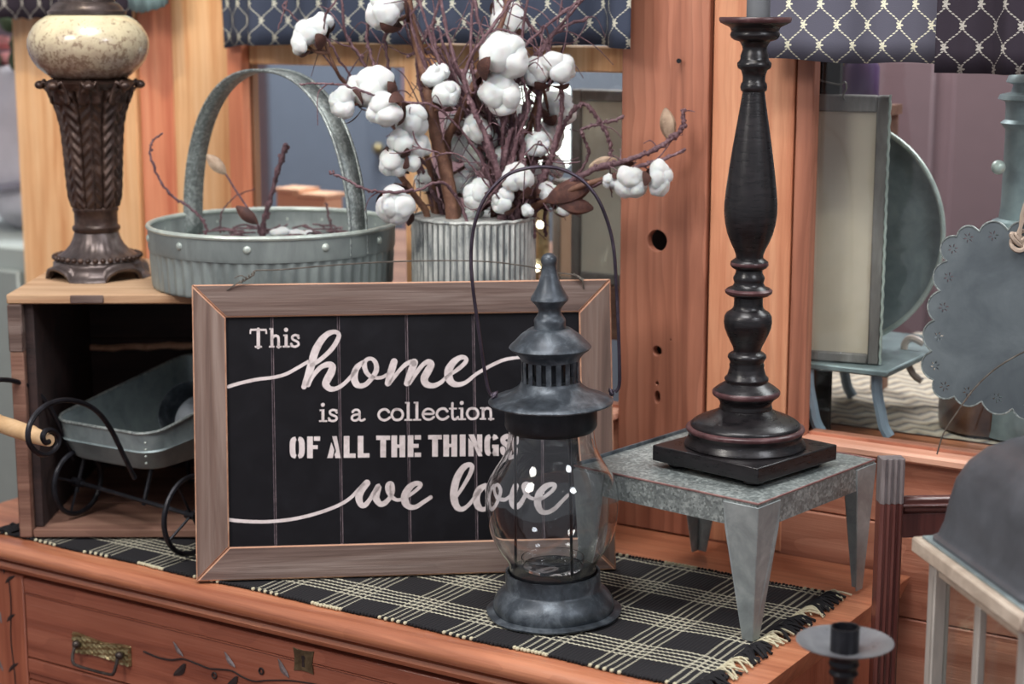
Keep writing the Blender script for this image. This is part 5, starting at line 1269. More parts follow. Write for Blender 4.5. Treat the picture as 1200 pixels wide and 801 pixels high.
vs = outs_; fs = [(2*i, 2*i+1, 2*i+3, 2*i+2) for i in range(n)]
g.add(vs, fs); o = part('hoop_handle', g, M_['galv'], bk, smooth=60, label='flat hoop handle'); so = o.modifiers.new('t', 'SOLIDIFY'); so.thickness = .0024
g = G()
for v in (0, 1): g.tube([hand(i/n, v) for i in range(n+1)], .0021, 6)
part('handle_edge', g, M_['galv'], bk)
# ================================================================== CORRUGATED POT (on a hidden riser box)
YP = 2.315; cpn = at(555, 252, YP); kp = (cpn.y*CP+(H-cpn.z)*SP)/F; rP = 73*kp; zP = cpn.z; POT = cpn
zr = .235
rz_ = thing('riser_box', 'rough wooden box behind the sign that carries the corrugated pot', 'box', (cpn.x, YP, .0))
for i in range(3): part('slat', G().box(cpn.x-.078, cpn.x+.078, YP-.078, YP-.068, .0005+.078*i, .0005+.078*i+.076), M_['crate'], rz_, bevel=.001); part('slat', G().box(cpn.x-.078, cpn.x+.078, YP+.068, YP+.078, .0005+.078*i, .0005+.078*i+.076), M_['crate'], rz_, bevel=.001)
part('side', G().box(cpn.x-.078, cpn.x-.068, YP-.067, YP+.067, .0005, zr-.011), M_['crate'], rz_); part('side', G().box(cpn.x+.068, cpn.x+.078, YP-.067, YP+.067, .0005, zr-.011), M_['crate'], rz_)
part('top', G().box(cpn.x-.08, cpn.x+.08, YP-.08, YP+.08, zr-.010, zr-.0005), M_['crate'], rz_, bevel=.001)
pot = thing('corrugated_pot', 'round corrugated whitewashed tin pot holding cotton stems and twigs', 'pot', (cpn.x, YP, zr))
c0 = (cpn.x, YP, 0)
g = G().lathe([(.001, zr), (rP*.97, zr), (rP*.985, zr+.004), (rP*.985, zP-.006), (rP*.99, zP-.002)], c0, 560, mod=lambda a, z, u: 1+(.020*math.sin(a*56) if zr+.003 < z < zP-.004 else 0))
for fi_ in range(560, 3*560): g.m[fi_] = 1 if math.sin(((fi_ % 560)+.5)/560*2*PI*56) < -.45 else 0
part('wall', g, [M_['corr'], M_['corr_groove_shade']], pot, smooth=60)
part('inner_wall', G().lathe([(rP*.955, zr+.01), (rP*.955, zP-.002)], c0, 64, cap=False), M_['lantern_dark'], pot)
part('rim', G().tube([Vector((cpn.x+rP*.985*math.cos(q*2*PI/72), YP+rP*.985*math.sin(q*2*PI/72), zP-.0015+.0006*math.sin(q*1.7))) for q in range(72)], .0022, 8, closed=True), M_['corr'], pot)
part('filling', G().lathe([(rP*.95, zP-.03), (.001, zP-.028)], c0, 48), plain('dark_moss', (48, 40, 38), .95), pot)
# ================================================================== GALVANISED STOOL
ZS_ = .164; Fp, Lp, Rp = onz(893, 590, ZS_), onz(672, 545, ZS_), onz(1027, 538, ZS_)
ctr = (Lp+Rp)/2; side = ((Lp-Fp).length+(Rp-Fp).length)/2; rzs = math.atan2((Rp-Lp).y, (Rp-Lp).x)
stl = thing('metal_stool', 'square galvanised stool with four tapering legs carrying the black candlestick', 'stool', (ctr.x, ctr.y, ZR-.001), rzs+PI/4)
STM = Matrix.Translation((ctr.x, ctr.y, 0)) @ Matrix.Rotation(rzs+PI/4, 4, 'Z'); hs = side/2
part('top', G().box(-hs, hs, -hs, hs, ZS_-.003, ZS_), M_['galv'], stl, STM, bevel=.0012)
AH = .030
for k in range(4):
    Mk = STM @ Matrix.Rotation(k*PI/2, 4, 'Z')
    part('apron', G().box(-hs+.002, hs-.002, -hs, -hs+.002, ZS_-AH, ZS_-.002), M_['galv'], stl, Mk)
    # leg: two bent faces meeting at the corner (corner at -hs,-hs)
    wt, wb, hz = .046, .014, ZS_-.004; g = G(); z1, z0 = hz, ZR-.001; t0 = .0022; e_ = .0014
    c = -hs-e_
    for fl in (0, 1):
        def q(a, b_): return (a, b_) if not fl else (b_, a)
        vs = [Vector((*q(c, c), z1)), Vector((*q(c+wt, c), z1)), Vector((*q(c+wt*.94, c), z1-.030)), Vector((*q(c+.008+wb, c+.008), z0)), Vector((*q(c+.008, c+.008), z0))]
        vs2 = [v+Vector((*q(0, t0), 0)) for v in vs]
        vs2[0] = Vector((c+t0, c+t0, z1)); vs2[4] = Vector((c+.008+t0, c+.008+t0, z0))
        g.add(vs+vs2, [(0, 1, 2, 3, 4), (5, 6, 7, 8, 9), (0, 5, 6, 1), (1, 6, 7, 2), (2, 7, 8, 3), (3, 8, 9, 4), (4, 9, 5, 0)])
    part('leg', g, M_['galv_leg'] if 'galv_leg' in M_ else M_['galv'], stl, Mk, smooth=0, bevel=.0006)
g = G(); q_ = [Vector((-hs, -hs, ZS_)), Vector((hs, -hs, ZS_)), Vector((hs, hs, ZS_)), Vector((-hs, hs, ZS_))]
g.tube(q_, .0013, 6, closed=True); part('rusty_edge', g, M_['rust_edge'], stl, STM, label='rusty pink edge of the stool top')
part('back_lip', G().box(-hs, hs, hs-.003, hs, ZS_, ZS_+.004).box(hs-.003, hs, hs*.1, hs, ZS_, ZS_+.003), M_['lantern'], stl, STM)
# ================================================================== BLACK CANDLESTICK
YC = 2.036; CXp = 873; cpt = at(CXp, 515, YC)
cs_ = thing('candlestick', 'tall black turned wood candlestick on the galvanised stool', 'candlestick', (cpt.x, YC, ZS_))
CSM = Matrix.Translation((cpt.x, YC, 0)) @ Matrix.Rotation(R(45.5), 4, 'Z'); hq = .0765; zpl = .190
part('plinth', G().box(-hq, hq, -hq, hq, ZS_+.0075, zpl), M_['black_wood'], cs_, CSM, bevel=.0014, seg=2, label='square black plinth')
for sx in (-1, 1):
    for sy in (-1, 1):
        part('foot', G().lathe([(.011, ZS_+.0003), (.013, ZS_+.003), (.0125, ZS_+.0075)], (sx*(hq-.022), sy*(hq-.022), 0), 20), M_['black_wood'], cs_, CSM)
def CPz(rows): return pxprof(CXp, YC, rows)[0]
rows = [(523, 70), (521, 71), (518, 70), (514, 67), (508, 66), (504, 68.5), (501, 69.5), (499.5, 69), (498, 66), (498, 64), (496, 64), (494, 62), (491, 57.5), (488, 51), (485, 43), (482, 36), (479.5, 32), (478, 30.5), (476, 31), (474, 30), (470, 30.5), (466, 33.5), (462.5, 38.5), (460, 39.8), (457.5, 39.5), (456, 38), (452.5, 33.5), (449, 28), (447, 25), (445.5, 25), (444, 25.8), (442, 25.5), (439, 22.5), (435.5, 21.5), (432, 20.5), (430, 20), (427, 20.5), (424, 19.5)]
rows += [(421, 21), (418, 22.7), (415, 22), (412.5, 19), (411, 16), (409.5, 16), (406, 17), (400, 20), (392, 24), (384, 27), (377, 28.2), (370, 27.5), (366, 25), (362.5, 19.5), (360, 17.5), (357, 17), (352, 16.8), (348, 17), (346, 23), (343, 27.2), (340, 27.8), (337.5, 25), (335, 19), (331, 17), (328, 18), (325, 18.5), (322, 17), (319, 15.5), (316, 15.5), (313.5, 20), (310.5, 22.3), (306.5, 22), (304, 19), (302, 16)]
rows += [(298, 16.2), (292, 18.5), (284, 22.5), (274, 26.5), (262, 29.5), (250, 31), (238, 31), (222, 29.5), (200, 26.8), (180, 24), (160, 21), (140, 17.8), (122, 15), (110, 13.3), (107.5, 13)]
rows += [(106, 15), (102, 15.8), (98, 15), (95.5, 13.2), (90, 13.2), (86, 14), (82, 15.5), (80, 19), (77, 20), (73.5, 20), (71.5, 18), (69, 16.5), (65, 16.5), (62, 15.5), (58, 14), (54, 14.8), (51, 16.5), (48.5, 18), (47, 24), (44, 28), (41, 29.3), (38, 28.5), (36.5, 27.5), (35, 28.5), (33, 29), (31.5, 30.5), (29, 36), (26.5, 41), (24, 42.3), (21.5, 42.5), (20, 41.5), (20, 16)]
pr = CPz(rows)
off = pr[0][1]-zpl; pr = [(r, z-off*max(0, 1-i/6)) for i, (r, z) in enumerate(pr)]
worn = [(504, 497), (463, 456), (345, 337), (314, 305), (80, 73), (31, 19)]
g = G(); n = 64; g.lathe(pr, (cpt.x, YC, 0), n)
def in_worn(py): return any(b_ <= py <= a for a, b_ in worn)
fi = 0
for i in range(len(pr)-1):
    w1 = in_worn(rows[i][0]) and in_worn(rows[i+1][0]) and rows[i][1] > 20 and (abs(rows[i][1]-rows[i+1][1]) < 4)
    for k in range(n): g.m[fi] = 1 if w1 else 0; fi += 1
o = part('turned_shaft', g, [M_['black_wood'], M_['black_worn']], cs_, smooth=50)
zc = CPz([(20.5, 14)])[0]; rc = 13.8*zc[0]/14
cd = thing('pillar_candle', 'grey pillar candle standing on the black candlestick', 'candle', (cpt.x+.003, YC, zc[1]))
part('wax', G().lathe([(rc, zc[1]), (rc*1.01, zc[1]+.002), (rc, zc[1]+.01), (rc, zc[1]+.11), (rc*.8, zc[1]+.112), (.001, zc[1]+.108)], (cpt.x+.003, YC, 0), 32), M_['wax_grey'], cd)
part('wick', G().tube([Vector((cpt.x+.003, YC, zc[1]+.107)), Vector((cpt.x+.004, YC, zc[1]+.118))], .0012, 6), M_['iron'], cd)
# ================================================================== REEDED RACK AT THE RIGHT
YK = 1.955; a = at(1031, 540, YK); b_ = at(1059, 540, YK); xm = (a.x+b_.x)/2; hw_ = (b_.x-a.x)/2
rk = thing('quilt_rack', 'dark reddish wooden rack with a reeded post beside the dresser', 'rack', (xm+.2, YK+.02, FLOOR))
rkM = Matrix.Translation((xm, YK, 0)) @ Matrix.Rotation(R(4), 4, 'Z'); zt = at(1045, 536, YK).z; zc_ = at(1045, 588, YK).z
def reed(g, x0, z0, z1):
    n = 4; outl = [(-hw_, .011)]
    outl += [(-hw_, -.007)]
    for k in range(n):
        xa = -hw_+2*hw_*k/n; w_ = 2*hw_/n
        for q in range(0, 5): outl.append((xa+w_*(.08+.84*q/4), -.007-.0035*math.sin(PI*q/4)))
    outl += [(hw_, -.007), (hw_, .011)]
    vs = [Vector((x0+x, y, z)) for z in (z0, z1) for x, y in outl]; m = len(outl)
    return g.add(vs, [(k, (k+1) % m, m+(k+1) % m, m+k) for k in range(m)]+[tuple(range(m)), tuple(range(m, 2*m))])
for x0 in (0, .40):
    p_ = part('post', reed(G(), x0, FLOOR+.003, zc_), M_['rack'], rk, rkM, smooth=35)
    part('post_head', reed(G(), x0, zc_+.0003, zt), M_['rack_worn'], rk, rkM, smooth=35, label='worn grey head of the post')
    part('foot', G().box(x0-.018, x0+.018, -.11, .06, FLOOR, FLOOR+.03), M_['rack'], rk, rkM, bevel=.004)
za, zb = at(1070, 582, YK).z, at(1070, 601, YK).z; zc2 = at(1070, 630, YK).z
part('rail', G().box(hw_, .40-hw_, -.004, .008, zb, za), M_['rack_x'], rk, rkM, bevel=.003)
part('rail_bead', G().tube([Vector((hw_, -.004, (za+zb)/2)), Vector((.40-hw_, -.004, (za+zb)/2))], .0022, 8), M_['rack_x'], rk, rkM)
part('panel', G().box(hw_, .40-hw_, -.001, .006, zc2, zb-.0005), M_['rack'], rk, rkM, bevel=.001)
part('rail', G().box(hw_, .40-hw_, -.008, .008, FLOOR+.2, FLOOR+.23), M_['rack_x'], rk, rkM, bevel=.003)
# ================================================================== LOW TABLE, WHITE LANTERN, CANDLE HOLDER AT THE RIGHT FRONT
A = at(1068, 628, 1.75); B_ = onz(1196, 722, A.z); d1 = (B_-A); sL = d1.length; d1.normalize(); d2 = Vector((-d1.y, d1.x, 0)); topz = A.z
TT = -.215
WLM = Matrix(((d2.x, -d1.x, 0, 0), (d2.y, -d1.y, 0, 0), (0, 0, 1, 0), (0, 0, 0, 1))); cW = A+(d1+d2)*sL/2; WLM.translation = (cW.x, cW.y, 0)
tbM = D
sc0 = sdz(Vector((cW.x, cW.y, 0)))
sh = sdz(at(990, 752, 1.60))
t = thing('side_table', 'low painted table at the right front under the white lantern', 'table', wsd(sc0.x, sc0.y, FLOOR), -TH)
tx0, tx1, ty0, ty1 = -.660, -.225, 1.42, 1.852
part('tabletop', G().box(tx0, tx1, ty0, ty1, TT-.02, TT-.0003), M_['rack_x'], t, D, bevel=.003)
for s in (tx0+.03, tx1-.03):
    for d in (ty0+.03, ty1-.03): part('leg', G().box(s-.015, s+.015, d-.015, d+.015, FLOOR, TT-.02), M_['rack'], t, D, bevel=.002)
wl = thing('white_lantern', 'whitewashed wood candle lantern with a dark curved tin roof', 'lantern', (cW.x, cW.y, TT))
hL = sL/2; th_ = .016
part('lid', G().box(-hL, hL, -hL, hL, topz-th_, topz), M_['white_wood_x'], wl, WLM, bevel=.002, label='whitewashed lid board')
part('floor', G().box(-hL, hL, -hL, hL, TT, TT+.018), M_['white_wood_x'], wl, WLM, bevel=.002)
pi = hL-.014; pw = .017
for k in range(4):
    Mk = WLM @ Matrix.Rotation(k*PI/2, 4, 'Z')
    part('post', G().box(-pi, -pi+pw, -pi, -pi+pw, TT+.018, topz-th_), M_['white_wood'], wl, Mk, bevel=.001)
    dr_ = part('side_frame', G().box(-pi+pw+.0005, pi-.0005, -pi+.003, -pi+.011, topz-th_-.018, topz-th_-.0005), M_['white_wood_x'], wl, Mk, bevel=.001)
    part('side_frame', G().box(-pi+pw+.0005, pi-.0005, -pi+.003, -pi+.011, TT+.0185, TT+.038), M_['white_wood_x'], wl, Mk, bevel=.001)
    part('glazing_bar', G().box(-.006, .006, -pi+.003, -pi+.011, TT+.038, topz-th_-.018), M_['white_wood'], dr_, Mk, bevel=.0008)
    part('pane', G().box(-pi+pw, pi, -pi+.012, -pi+.0135, TT+.038, topz-th_-.018), M_['pane'], dr_, Mk)
# roof: tin with rolled flange then a swept dome
hr = hL-.012; g = G()
def roof(u, v):
    a = u*2*PI; c, s_ = math.cos(a), math.sin(a); q = 1/max(abs(c), abs(s_)); q = min(q, 1.36)
    prf = [(1.0, .0005), (1.0, .006), (.975, .008), (.965, .009), (.93, .022), (.90, .045), (.86, .068), (.78, .088), (.66, .104), (.50, .116), (.34, .124), (.2, .129), (.02, .131)]
    x = v*(len(prf)-1); i = min(int(x), len(prf)-2); t_ = x-i
    rr = prf[i][0]*(1-t_)+prf[i+1][0]*t_; zz = prf[i][1]*(1-t_)+prf[i+1][1]*t_
    return Vector((hr*rr*q*c, hr*rr*q*s_, topz+zz))
part('tin_roof', G().grid(roof, 96, 36, closeu=True), M_['roof'], wl, WLM, smooth=50, label='dark curved tin roof')
part('roof_flange', G().box(-hr-.004, hr+.004, -hr-.004, hr+.004, topz+.0002, topz+.0028), M_['galv_tray'], wl, WLM, bevel=.0006)
part('ring_handle', G().tube([WLM @ Vector((.03*math.cos(q*PI/12), 0, topz+.150+.022*math.sin(q*PI/12))) for q in range(24)], .003, 8, closed=True), M_['iron'], wl)
part('ring_stem', G().lathe([(.008, topz+.129), (.006, topz+.14)], (cW.x, cW.y, 0), 12), M_['iron'], wl)
# black candle holder
hP = at(990, 751, 1.60); kh = (hP.y*CP+(H-hP.z)*SP)/F; hr_ = 57*kh; c0 = (hP.x, hP.y, 0); zp_ = hP.z
chd = thing('candle_holder', 'black iron candle holder with a shallow round drip plate at the lower right', 'candle holder', (hP.x, hP.y, TT))
part('drip_plate', G().lathe([(.006, zp_-.012), (hr_*.55, zp_-.009), (hr_*.97, zp_-.001), (hr_, zp_+.0005), (hr_*.965, zp_+.0006), (hr_*.55, zp_-.0072), (.006, zp_-.0100)], c0, 64), M_['plate'] if 'plate' in M_ else M_['iron'], chd, label='shallow drip plate')
part('socket', G().lathe([(.0135, zp_-.0095), (.0135, zp_+.0125), (.0138, zp_+.0145), (.0118, zp_+.0145), (.0115, zp_-.006), (.001, zp_-.006)], c0, 32), M_['iron'], chd, label='candle socket')
part('stem', G().lathe([(.016, zp_-.0125), (.013, zp_-.018), (.0145, zp_-.022), (.012, zp_-.027), (.014, zp_-.031), (.010, zp_-.036), (.007, zp_-.06), (.007, TT+.03), (.012, TT+.022), (.045, TT+.006), (.046, TT+.0005), (.001, TT+.0005)], c0, 32), M_['iron'], chd)
# ================================================================== COTTON STEMS AND TWIGS
def lobe_mesh(seed):
    random.seed(seed); g = G(); R_ = .5
    dirs = [Vector((math.cos(a), math.sin(a), .25+random.uniform(-.2, .3))).normalized() for a in [k*2*PI/4+random.uniform(-.3, .3) for k in range(4)]]+[Vector((.1, -.1, 1))]
    for i, d in enumerate(dirs):
        c = d*.46; r = .66+random.uniform(-.06, .07); sx = 1+random.uniform(-.1, .2)
        sv = random.random()*50
        def fn(p, c=c, r=r):
            q = p-c; n_ = noise.noise(p*1.6+Vector((sv, 0, 0)))*.20+noise.noise(p*4+Vector((sv, 3, 0)))*.05+noise.noise(p*17+Vector((0, sv, 0)))*.03
            return c+q*(1+n_)
        g.sphere(c, r, 26, 18, (sx, 1, 1), fn=fn)
    # loose fibres standing off the surface
    for k in range(3600):
        d = Vector((random.gauss(0, 1), random.gauss(0, 1), random.gauss(0.2, 1))).normalized(); i = min(range(5), key=lambda j: (dirs[j]-d).length)
        p0 = dirs[i]*.46+d*.60; t = Vector((random.gauss(0, 1), random.gauss(0, 1), random.gauss(0, 1))).normalized()
        L = random.uniform(.05, .17); p1 = p0+(d*.8+t*.8).normalized()*L; wv = d.cross(t).normalized()*.005
        g.add([p0-wv, p0+wv, p1], [(0, 1, 2)])
    return mesh_of(g, M_['cotton'], 180)
random.seed(11)
BOLL = [lobe_mesh(s) for s in (1, 2, 3)]
def bract_mesh(bend, w):
    def fn(u, v):
        x = (u-.5)*2*w*math.sin(PI*min(1, v*.93+.07))**.7*(1-.15*v)
        r = .12+1.05*math.sin(min(1, v*1.25)*PI/2)**.9*bend**.3+.14*max(0, v-.6); z = -1.02+1.05*v**1.25
        return Vector((x, r-.30*x*x, z+.10*abs(x)))
    g = G().grid(fn, 6, 10); me = mesh_of(g, M_['bract'], 60); return me
BR = [bract_mesh(1.0, .42), bract_mesh(.8, .5), bract_mesh(1.35, .36)]
def boll(parent, px, py, Y, rpx, face=(0, -1, .3), nb=3, seed=0, br=True):
    """fluffy boll; 'face' = direction in which the open cotton looks (bracts sit behind it)"""
    rnd = random.Random(seed+int(px*7+py)); P = at(px, py, Y); sc = rpx*(P.y*CP+(H-P.z)*SP)/F*1.08
    q = Vector(face).normalized().to_track_quat('Z', 'Y').to_matrix().to_4x4() @ Matrix.Rotation(rnd.random()*6, 4, 'Z')
    M = Matrix.Translation(P) @ q @ Matrix.Diagonal((sc*rnd.uniform(.9, 1.05), sc*rnd.uniform(.9, 1.05), sc*rnd.uniform(.9, 1.1), 1))
    b = inst('boll', BOLL[rnd.randrange(3)], parent, WM[parent.name].inverted() @ M)
    if br:
        for k in range(nb):
            a = k*2*PI/nb+rnd.random()*.6
            m = Matrix.Rotation(a, 4, 'Z')
            o = inst('bract', BR[rnd.randrange(3)], b, m)
    return P
def tubepath(pts, r0, r1, bump=0, k=5, n=7, rnd=None):
    P = smoothpath(pts, k); N = len(P); rnd = rnd or random
    rs = [(r0+(r1-r0)*i/(N-1))*(1+bump*rnd.uniform(-.6, 1)) for i in range(N)]; return P, rs
def cotton(label, main, bolls, twp=(.0052, .0026), Ybase=YP, group=None):
    """main: [(px, py, dY)], bolls: [(px, py, r px, dY, face, attach index, bracts)]"""
    b0 = at(main[0][0], main[0][1], Ybase+main[0][2])
    t = thing('cotton_branch', label, 'cotton branch', (b0.x, b0.y, zP-.028), 0, group)
    pts = [at(x, y, Ybase+d) for x, y, d in main]; pts = [Vector((pts[0].x, pts[0].y, zP-.027))]+pts
    P, rs = tubepath(pts, twp[0], twp[1], .12, 6, 8); part('stem', G().tube(P, rs, 9), M_['stem'], t)
    for bx, by, br_, dy, face, ai, nb in bolls:
        C = boll(t, bx, by, Ybase+dy, br_, face, nb)
        if ai is not None:
            A = pts[min(ai+1, len(pts)-1)]; bk_ = C-Vector(face).normalized()*br_*.001*.55
            md = A.lerp(bk_, .55)+Vector((0, 0, -.004)); P2, r2 = tubepath([A, md, bk_], .0024, .0018, .15, 5, 6)
            part('branch', G().tube(P2, r2, 7), M_['stem'], t)
    return t
U = (0, -.25, 1); Lf = (-.9, -.2, .3); Rg = (.9, -.2, .3); Fr = (.1, -.55, .8); Dn = (-.7, -.3, -.5); UL = (-.6, -.15, .7); UR = (.6, -.15, .7)
cotton('thick forked brown cotton stem rising to the top beside the two lower left bolls', [(530, 250, -.02), (522, 200, -.02), (512, 165, -.02), (506, 130, -.02), (500, 95, -.01), (490, 55, 0), (480, 15, 0), (474, -30, 0)],
       [(455, 14, 21, -.01, UL, 6, 3), (508, 92, 12, -.05, U, 4, 3), (524, 112, 16, -.05, Fr, 3, 3), (516, 84, 10, -.03, UR, 4, 0)], (.0098, .0050))
cotton('brown cotton stem forking right from the thick one, with bolls near the basket handle', [(534, 248, .0), (526, 205, .0), (524, 165, .0), (536, 140, -.01), (548, 115, -.02), (560, 90, -.02), (574, 62, -.02), (590, 20, -.02), (598, -20, 0)],
       [(588, 70, 27, -.06, UR, 6, 2), (584, 108, 24, -.05, (.7, -.6, -.2), 5, 3), (560, 148, 17, -.03, Dn, 4, 3)], (.0070, .0032))
cotton('dark leaning cotton stem over the basket rim with stacked white bolls', [(500, 250, .0), (488, 232, -.02), (474, 212, -.03), (460, 197, -.03), (450, 184, -.03)],
       [(470, 168, 15, -.07, U, 3, 3), (486, 172, 17, -.05, UR, 3, 2), (462, 190, 16, -.07, Dn, 4, 3), (463, 240, 20, -.08, (-.3, -.9, -.1), 2, 3), (478, 188, 14, -.06, Fr, 3, 2)], (.0050, .0030))
cotton('cotton stem reaching left across the basket handle with three long bolls', [(512, 250, .03), (505, 205, .02), (492, 160, .0), (474, 128, -.03), (455, 112, -.05), (436, 106, -.06)],
       [(406, 120, 18, -.08, Lf, 5, 3), (440, 104, 22, -.07, UL, 5, 3), (452, 126, 20, -.09, Dn, 4, 3), (482, 142, 19, -.06, (.2, -1, -.2), 3, 3), (418, 98, 10, -.05, UL, 5, 0)], (.0040, .0026))
cotton('thin cotton stem carrying the single boll at the far left', [(508, 250, .04), (490, 190, .04), (455, 140, .03), (425, 112, .02), (402, 95, .0), (392, 78, -.02), (385, 62, -.02)],
       [(364, 42, 19, -.03, UL, 6, 3), (378, 28, 12, -.02, U, 6, 2), (354, 52, 12, -.04, Lf, 6, 2)], (.0030, .0020))
cotton('cotton stem of the bolls glowing before the lamp shade', [(596, 250, .02), (604, 205, .02), (614, 165, .0), (626, 130, -.01), (636, 100, -.02), (642, 85, -.03)],
       [(632, 86, 18, -.03, UL, 5, 3), (654, 82, 20, -.04, UR, 5, 2), (630, 170, 17, -.02, Fr, 3, 3), (652, 128, 20, .02, UR, 4, 2), (642, 158, 18, .03, Rg, 3, 2)], (.0045, .0028))
cotton('short cotton stem with bolls low in the middle of the pot', [(578, 250, .0), (578, 225, .0), (574, 190, .0), (570, 160, .0), (566, 140, .01)],
       [(575, 158, 20, .0, Fr, 3, 3), (560, 184, 15, .02, Dn, 2, 3), (588, 186, 16, -.01, Rg, 2, 3), (562, 228, 16, -.03, Lf, 1, 3), (545, 215, 14, .03, Fr, 1, 2)], (.0045, .0028))
cotton('short cotton stem with dark husked bolls at the right rim of the pot', [(606, 252, -.02), (608, 240, -.02), (604, 225, -.03)],
       [(607, 212, 18, -.05, U, 2, 3), (592, 236, 14, -.05, Lf, 1, 3), (640, 228, 14, -.03, Rg, 2, 3), (620, 246, 8, -.06, Dn, 1, 0), (600, 26, 20, .04, U, None, 3)], (.0042, .0030))
cotton('cotton stem reaching right past the lantern bail with two bolls at its tip', [(612, 250, -.01), (626, 242, -.03), (650, 230, -.05), (680, 218, -.06), (706, 210, -.06), (722, 204, -.06)],
       [(738, 214, 18, -.07, (.5, -.7, -.3), 5, 3), (770, 207, 17, -.08, (.9, -.4, .1), 5, 2), (716, 212, 9, -.07, Dn, 4, 3), (660, 240, 12, -.04, Rg, 3, 3)], (.0050, .0030))
cotton('cotton stem with pale bolls high at the back above the pot', [(585, 250, .04), (592, 180, .05), (600, 110, .06), (606, 60, .06), (604, 20, .06)],
       [(600, 8, 22, .06, U, 4, 3), (618, 34, 16, .06, UR, 4, 3), (566, 118, 13, .05, UL, 2, 2), (612, 136, 14, .05, UR, 2, 2)], (.0040, .0024))
cotton('cotton branch half hidden among the purple twigs behind the pot mouth', [(560, 250, .05), (552, 190, .06), (545, 140, .06), (540, 100, .07)],
       [(548, 96, 13, .06, U, 3, 3), (538, 176, 14, .05, Lf, 2, 3), (556, 250, 10, .0, U, 0, 2), (534, 146, 12, .04, UL, 2, 3), (500, 212, 12, .03, Lf, 1, 3), (530, 232, 10, .03, UR, 0, 3)], (.0040, .0026))
cotton('cotton branch behind the right hand twigs, its bolls partly before the lamp shade', [(604, 250, .05), (616, 200, .06), (622, 150, .06), (630, 110, .06)],
       [(612, 88, 13, .05, UL, 3, 3), (606, 176, 14, .05, UL, 1, 3), (624, 206, 14, .04, UR, 1, 3), (648, 196, 13, .04, Rg, 1, 3), (586, 150, 13, .06, Lf, 2, 2), (600, 205, 13, .03, Fr, 1, 3)], (.0040, .0026))
# dry seed pods: open brown husks
def husk(label, px, py, Y, L, ang, col='pod', root=None, cat='seed pod'):
    P = at(px, py, Y); t = thing('seed_pod', label, cat, P); k = (P.y*CP+(H-P.z)*SP)/F; L = L*k; d = Vector((math.cos(ang), 0, math.sin(ang))); nn = Vector((-math.sin(ang), 0, math.cos(ang)))
    def f(u, v):
        a = u*2*PI; w_ = L*.24*math.sin(PI*min(1, v*.94+.03))**.8*(1+.08*math.sin(a*5))
        return P+d*L*v+nn*w_*math.cos(a)+Vector((0, 1, 0))*w_*math.sin(a)*.7
    part('husk', G().grid(f, 14, 12, closeu=True), M_[col], t)
    if root:
        q = smoothpath([P+d*L*.03]+[at(x, y, yy) for x, y, yy in root], 5); part('stalk', G().tube(q, .0014, 6), M_['twig'], t)
    return t
# ---- twigs
def twig(label, pts, r0=.0028, r1=.0012, group=None, Yb=YP, shoots=4, knob=.45, seed=0, sh=.035, world=False, cat='twig', basez=True):
    rnd = random.Random(seed); Wp = pts if world else [at(x, y, Yb+d) for x, y, d in pts]
    if basez and not world: Wp = [Vector((Wp[0].x, Wp[0].y, zP-.027))]+Wp
    t = thing('twig', label, cat, Wp[0], 0, group)
    P = smoothpath(Wp, 9); N = len(P); P = [p+Vector((rnd.gauss(0, 1), rnd.gauss(0, 1), rnd.gauss(0, 1)))*.0006 for p in P]
    rs = [(r0+(r1-r0)*i/(N-1))*(1+knob*(rnd.random()**3)) for i in range(N)]
    part('stalk', G().tube(P, rs, 7), M_['twig'], t, smooth=60)
    g = G()
    for k in range(shoots):
        i = rnd.randrange(N//5, N-2); p = P[i]; tg = (P[i+1]-P[i]).normalized(); sd = Vector((rnd.gauss(0, 1), rnd.gauss(0, .6), rnd.gauss(0, 1))).normalized()
        L = sh*rnd.uniform(.4, 1.3); q = [p, p+(tg*.6+sd*.6)*L*.4, p+(tg*.5+sd*1.0)*L*.8+Vector((0, 0, rnd.uniform(-.3, .5)*L)), p+(tg*.3+sd*1.1)*L*1.2+Vector((0, 0, rnd.uniform(-.8, .8)*L))]
        g.tube(smoothpath(q, 4), [.0011*(1-.05*j)*(1+.5*rnd.random()**3) for j in range(13)], 5)
    for k in range(int(N*.9)):                                        # buds
        i = rnd.randrange(2, N-1); a = Vector((rnd.gauss(0, 1), rnd.gauss(0, 1), rnd.gauss(0, 1))).normalized(); g.sphere(P[i]+a*rs[i]*.9, rs[i]*rnd.uniform(.5, 1.0), 5, 4)
    if shoots or g.v: part('side_shoots', g, M_['twig'], t, kind='stuff')
    return t
GR = 'bumpy twigs fanning out of the corrugated pot'; LAB = 'bumpy purple brown twig rising steeply out of the corrugated pot'
